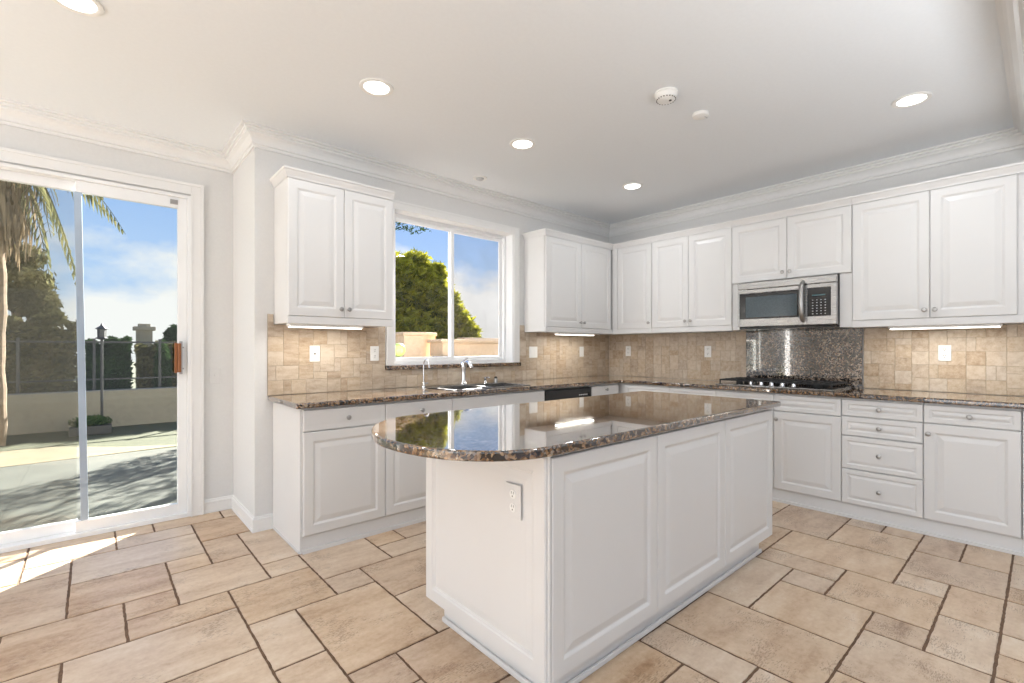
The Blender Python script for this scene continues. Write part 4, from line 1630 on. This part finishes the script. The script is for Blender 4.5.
# door side: low pale wall, hedges, railing, lamp post, palm
lw = empty('low_garden_wall', (0, 10.3, -0.05))
tag(lw, 'low pale stucco wall across the lawn, behind the sliding door', 'wall')
bm = BM()
box(bm, -6.0, -0.1, 0, 4.0, 0.1, 0.56)
link('wall_body', bm, stucco_pale_m, lw)
bm = BM()
box(bm, -6.0, -0.14, 0.561, 4.0, 0.14, 0.60)
link('wall_cap', bm, stucco_pale_m, lw)
rl = empty('garden_fence', (0, 10.75, -0.05))
tag(rl, 'thin dark iron fence rail running above the low garden wall', 'fence')
bm = BM()
box(bm, -5, -0.015, 1.385, 4, 0.015, 1.415)
box(bm, -5, -0.012, 0.75, 4, 0.012, 0.775)
link('rail', bm, iron_m, rl)
for k in range(10):
    bm = BM()
    box(bm, -4.5 + k * 0.9, -0.02, 0, -4.46 + k * 0.9, 0.02, 1.46)
    link('post', bm, iron_m, rl)


def hedge(label, x0, x1, y, h, m, seed, n, size=0.06, d=0.45, name='hedge'):
    rng = random.Random(seed)
    r = empty(name, ((x0 + x1) / 2, y, -0.05))
    tag(r, label, 'hedge')
    bm = BM()
    vals = []
    w = (x1 - x0) / 2
    for _ in range(n):
        x = rng.uniform(-w, w)
        top = h * (1 + 0.035 * math.sin(x * 9) + 0.03 * math.sin(x * 23 + 1))
        if rng.random() < 0.25:
            q = Vector((x, rng.uniform(-d, d) * .8, top - abs(rng.gauss(0, .04))))
        else:
            q = Vector((x, -d + abs(rng.gauss(0, .05)) + .05, rng.uniform(0.03, top)))
        u = Vector((rng.gauss(0, 1), rng.gauss(0, 1), rng.gauss(0, 1))).normalized()
        v_ = u.orthogonal().normalized()
        e = size * rng.uniform(.6, 1.3)
        bm.faces.new([bm.verts.new(q + u * e), bm.verts.new(q + v_ * e * .5), bm.verts.new(q - u * e), bm.verts.new(q - v_ * e * .5)])
        t = min(1, max(0, .3 + .4 * rng.random() + .3 * math.sin(q.x * 9 + 2 * q.z) * math.sin(q.z * 8 - q.x * 4)))
        vals.append((t, t, t, 1))
    o = link('foliage', bm, m, r)
    tone(o, vals)
    bm = BM()
    box(bm, -w + .08, -d * .75, 0, w - .08, d * .5, h * .9)
    link('woody_core', bm, core_m, r)
    return r


hedge('tall olive hedge behind the low wall at the edge of the sliding door view', -4.0, -0.18, 11.5, 1.80, leaf_olive, 21, 14000, d=0.35)
hedge('dark green ivy-covered hedge behind the iron fence, under the lantern', -0.08, 0.52, 11.5, 1.42, leaf_dark, 22, 7000, d=0.35)
hedge('pale olive shrub hedge behind the fence next to the stone pillar', 0.62, 4.0, 11.5, 1.36, leaf_olive, 23, 9000, d=0.35)
pl = empty('stone_pillar', (0.80, 12.4, -0.05))
tag(pl, 'square stone chimney pillar rising above the hedge behind the fence', 'pillar')
bm = BM()
box(bm, -0.13, -0.13, 0, 0.13, 0.13, 1.66)
link('shaft', bm, stucco_pale_m, pl)
bm = BM()
box(bm, -0.18, -0.18, 1.661, 0.18, 0.18, 1.74)
box(bm, -0.10, -0.10, 1.741, 0.10, 0.10, 1.80)
link('cap', bm, stucco_pale_m, pl, bevel=0.01)
tree('rounded_shrub', 'rounded dark shrub top beside the stone pillar, next to the door frame', 'shrub', (1.38, 12.9, -0.05),
     [(0, 0, 1.45, 0.22, 0.2, 0.35, 1600), (0.14, 0, 1.0, 0.3, 0.25, 0.8, 2400)], leaf_dark, 31, 0.03, 0.05)
tree('slender_cypress', 'narrow dark cypress between the stone pillar and the door frame', 'tree', (0.98, 10.95, -0.05),
     [(0, 0, 0.85, 0.12, 0.12, 0.60, 2200), (0, 0, 0.5, 0.14, 0.13, 0.5, 1200)], leaf_dark, 32, 0.03, 0.035)

lp = empty('lamp_post', (0.11, 9.9, -0.05))
tag(lp, 'black iron lamp post with a small lantern on top, on the lawn', 'lamp post')
bm = BM()
tube(bm, [(0, 0, 0), (0, 0, 1.43)], 0.018, 10)
lathe(bm, [(0.07, 0), (0.07, 0.05), (0.03, 0.10), (0.018, 0.14)], (0, 0, 0), 'z', 12)
link('pole', bm, iron_m, lp)
bm = BM()
lathe(bm, [(0.03, 1.43), (0.085, 1.45), (0.055, 1.47), (0.058, 1.59), (0.085, 1.60), (0.02, 1.65), (0.012, 1.68), (0, 1.69)], (0, 0, 0), 'z', 6)
link('lantern', bm, iron_m, lp)
pb = empty('planter_box', (-0.02, 9.55, -0.05))
tag(pb, 'low dark planter with a small shrub at the foot of the lamp post', 'planter')
bm = BM()
box(bm, -0.24, -0.12, 0, 0.24, 0.12, 0.13)
link('box', bm, iron_m, pb, bevel=0.01)
rng = random.Random(77)
bm = BM()
vals = []
leaves(rng, bm, vals, (0, 0, 0.18), (0.25, 0.14, 0.10), 500, 0.03, 0.2)
tone(link('foliage', bm, leaf_dark, pb), vals)

tree('pine_tree', 'bushy olive-green pine tree behind the fixed panel of the sliding door', 'tree', (-1.05, 12.6, -0.05),
     [(-0.1, 0, 2.45, 0.62, 0.5, 0.45, 3600), (0.25, 0, 2.15, 0.35, 0.35, 0.30, 1500), (-0.4, 0, 2.8, 0.5, 0.4, 0.35, 1800), (0.05, 0, 3.0, 0.35, 0.3, 0.25, 900), (0.45, 0, 1.95, 0.16, 0.2, 0.14, 300)], leaf_olive, 41, 0.07, 0.05)

pm_ = empty('palm_tree', (-0.95, 9.2, -0.05))
tag(pm_, 'palm tree with drooping fronds beyond the sliding door', 'tree')
bm = BM()
tp = [(0.0 + 0.01 * math.sin(k), 0, k * 0.25) for k in range(17)]
tube(bm, tp, [0.095 if k % 2 else 0.085 for k in range(17)], 12)
link('trunk', bm, bark_m, pm_)
rng = random.Random(9)


def frond(az, length, rise, droop, leaf=0.44, dens=24):
    bm = BM()
    vals = []
    d = Vector((math.cos(az), math.sin(az), 0))
    side = Vector((-d.y, d.x, 0))
    pts = []
    for k in range(21):
        t = k / 20
        pts.append(Vector((0, 0, 4.0)) + d * (length * (t - 0.12 * t * t)) + Vector((0, 0, rise * math.sin(PI * t * .6) - droop * t * t)))
    tube(bm, pts, [0.014 * (1 - .8 * k / 20) for k in range(21)], 6)
    vals += [(0.6, 0.6, 0.6, 1)] * len(bm.faces)
    for k in range(dens):
        t = 0.12 + 0.88 * k / dens
        f = t * 20
        i = min(19, int(f))
        p = pts[i].lerp(pts[i + 1], f - i)
        for s in (-1, 1):
            L = leaf * math.sin(PI * min(1, t * .8 + .15)) * rng.uniform(.85, 1.1)
            e = p + (side * s * 0.40 + d * 0.10 + Vector((0, 0, -0.95))).normalized() * L
            w = d * 0.017
            mid = p.lerp(e, .5) + side * s * 0.03
            v = [bm.verts.new(p), bm.verts.new(mid - w), bm.verts.new(e), bm.verts.new(mid + w)]
            bm.faces.new(v)
            q = rng.random()
            vals.append((q, q, q, 1))
    o = link('frond', bm, leaf_palm, pm_)
    tone(o, vals)


for az, L, r_, dr_ in ((-4, 1.50, 0.15, 1.15), (-14, 0.98, 0.10, 2.15), (12, 1.25, 0.3, 0.75), (-55, 1.1, 0.2, 1.5), (-90, 1.0, 0.2, 1.5), (-125, 1.2, 0.3, 1.2), (180, 1.6, 0.4, 1.1),
                       (150, 1.5, 0.5, 0.9), (110, 1.4, 0.5, 0.9), (65, 1.4, 0.45, 0.9), (215, 1.4, 0.4, 1.4), (-30, 0.7, 0.0, 1.9)):
    frond(math.radians(az), L, r_, dr_)

rng = random.Random(19)
bm = BM()
vals = []
for k in range(420):          # skirt of dead fronds hanging below the crown
    a, rr, z = rng.uniform(0, 2 * PI), rng.uniform(0.08, 0.42), rng.uniform(2.9, 3.8)
    p = Vector((rr * math.cos(a), rr * math.sin(a), z))
    e = p + Vector((rng.uniform(-.05, .05), rng.uniform(-.05, .05), -rng.uniform(.3, .6)))
    w_ = Vector((math.sin(a), -math.cos(a), 0)) * 0.022
    bm.faces.new([bm.verts.new(p - w_), bm.verts.new(p + w_), bm.verts.new(e + w_ * .3), bm.verts.new(e - w_ * .3)])
    q = rng.random()
    vals.append((q, q, q, 1))
tone(link('dead_fronds', bm, leaf_dead, pm_), vals)
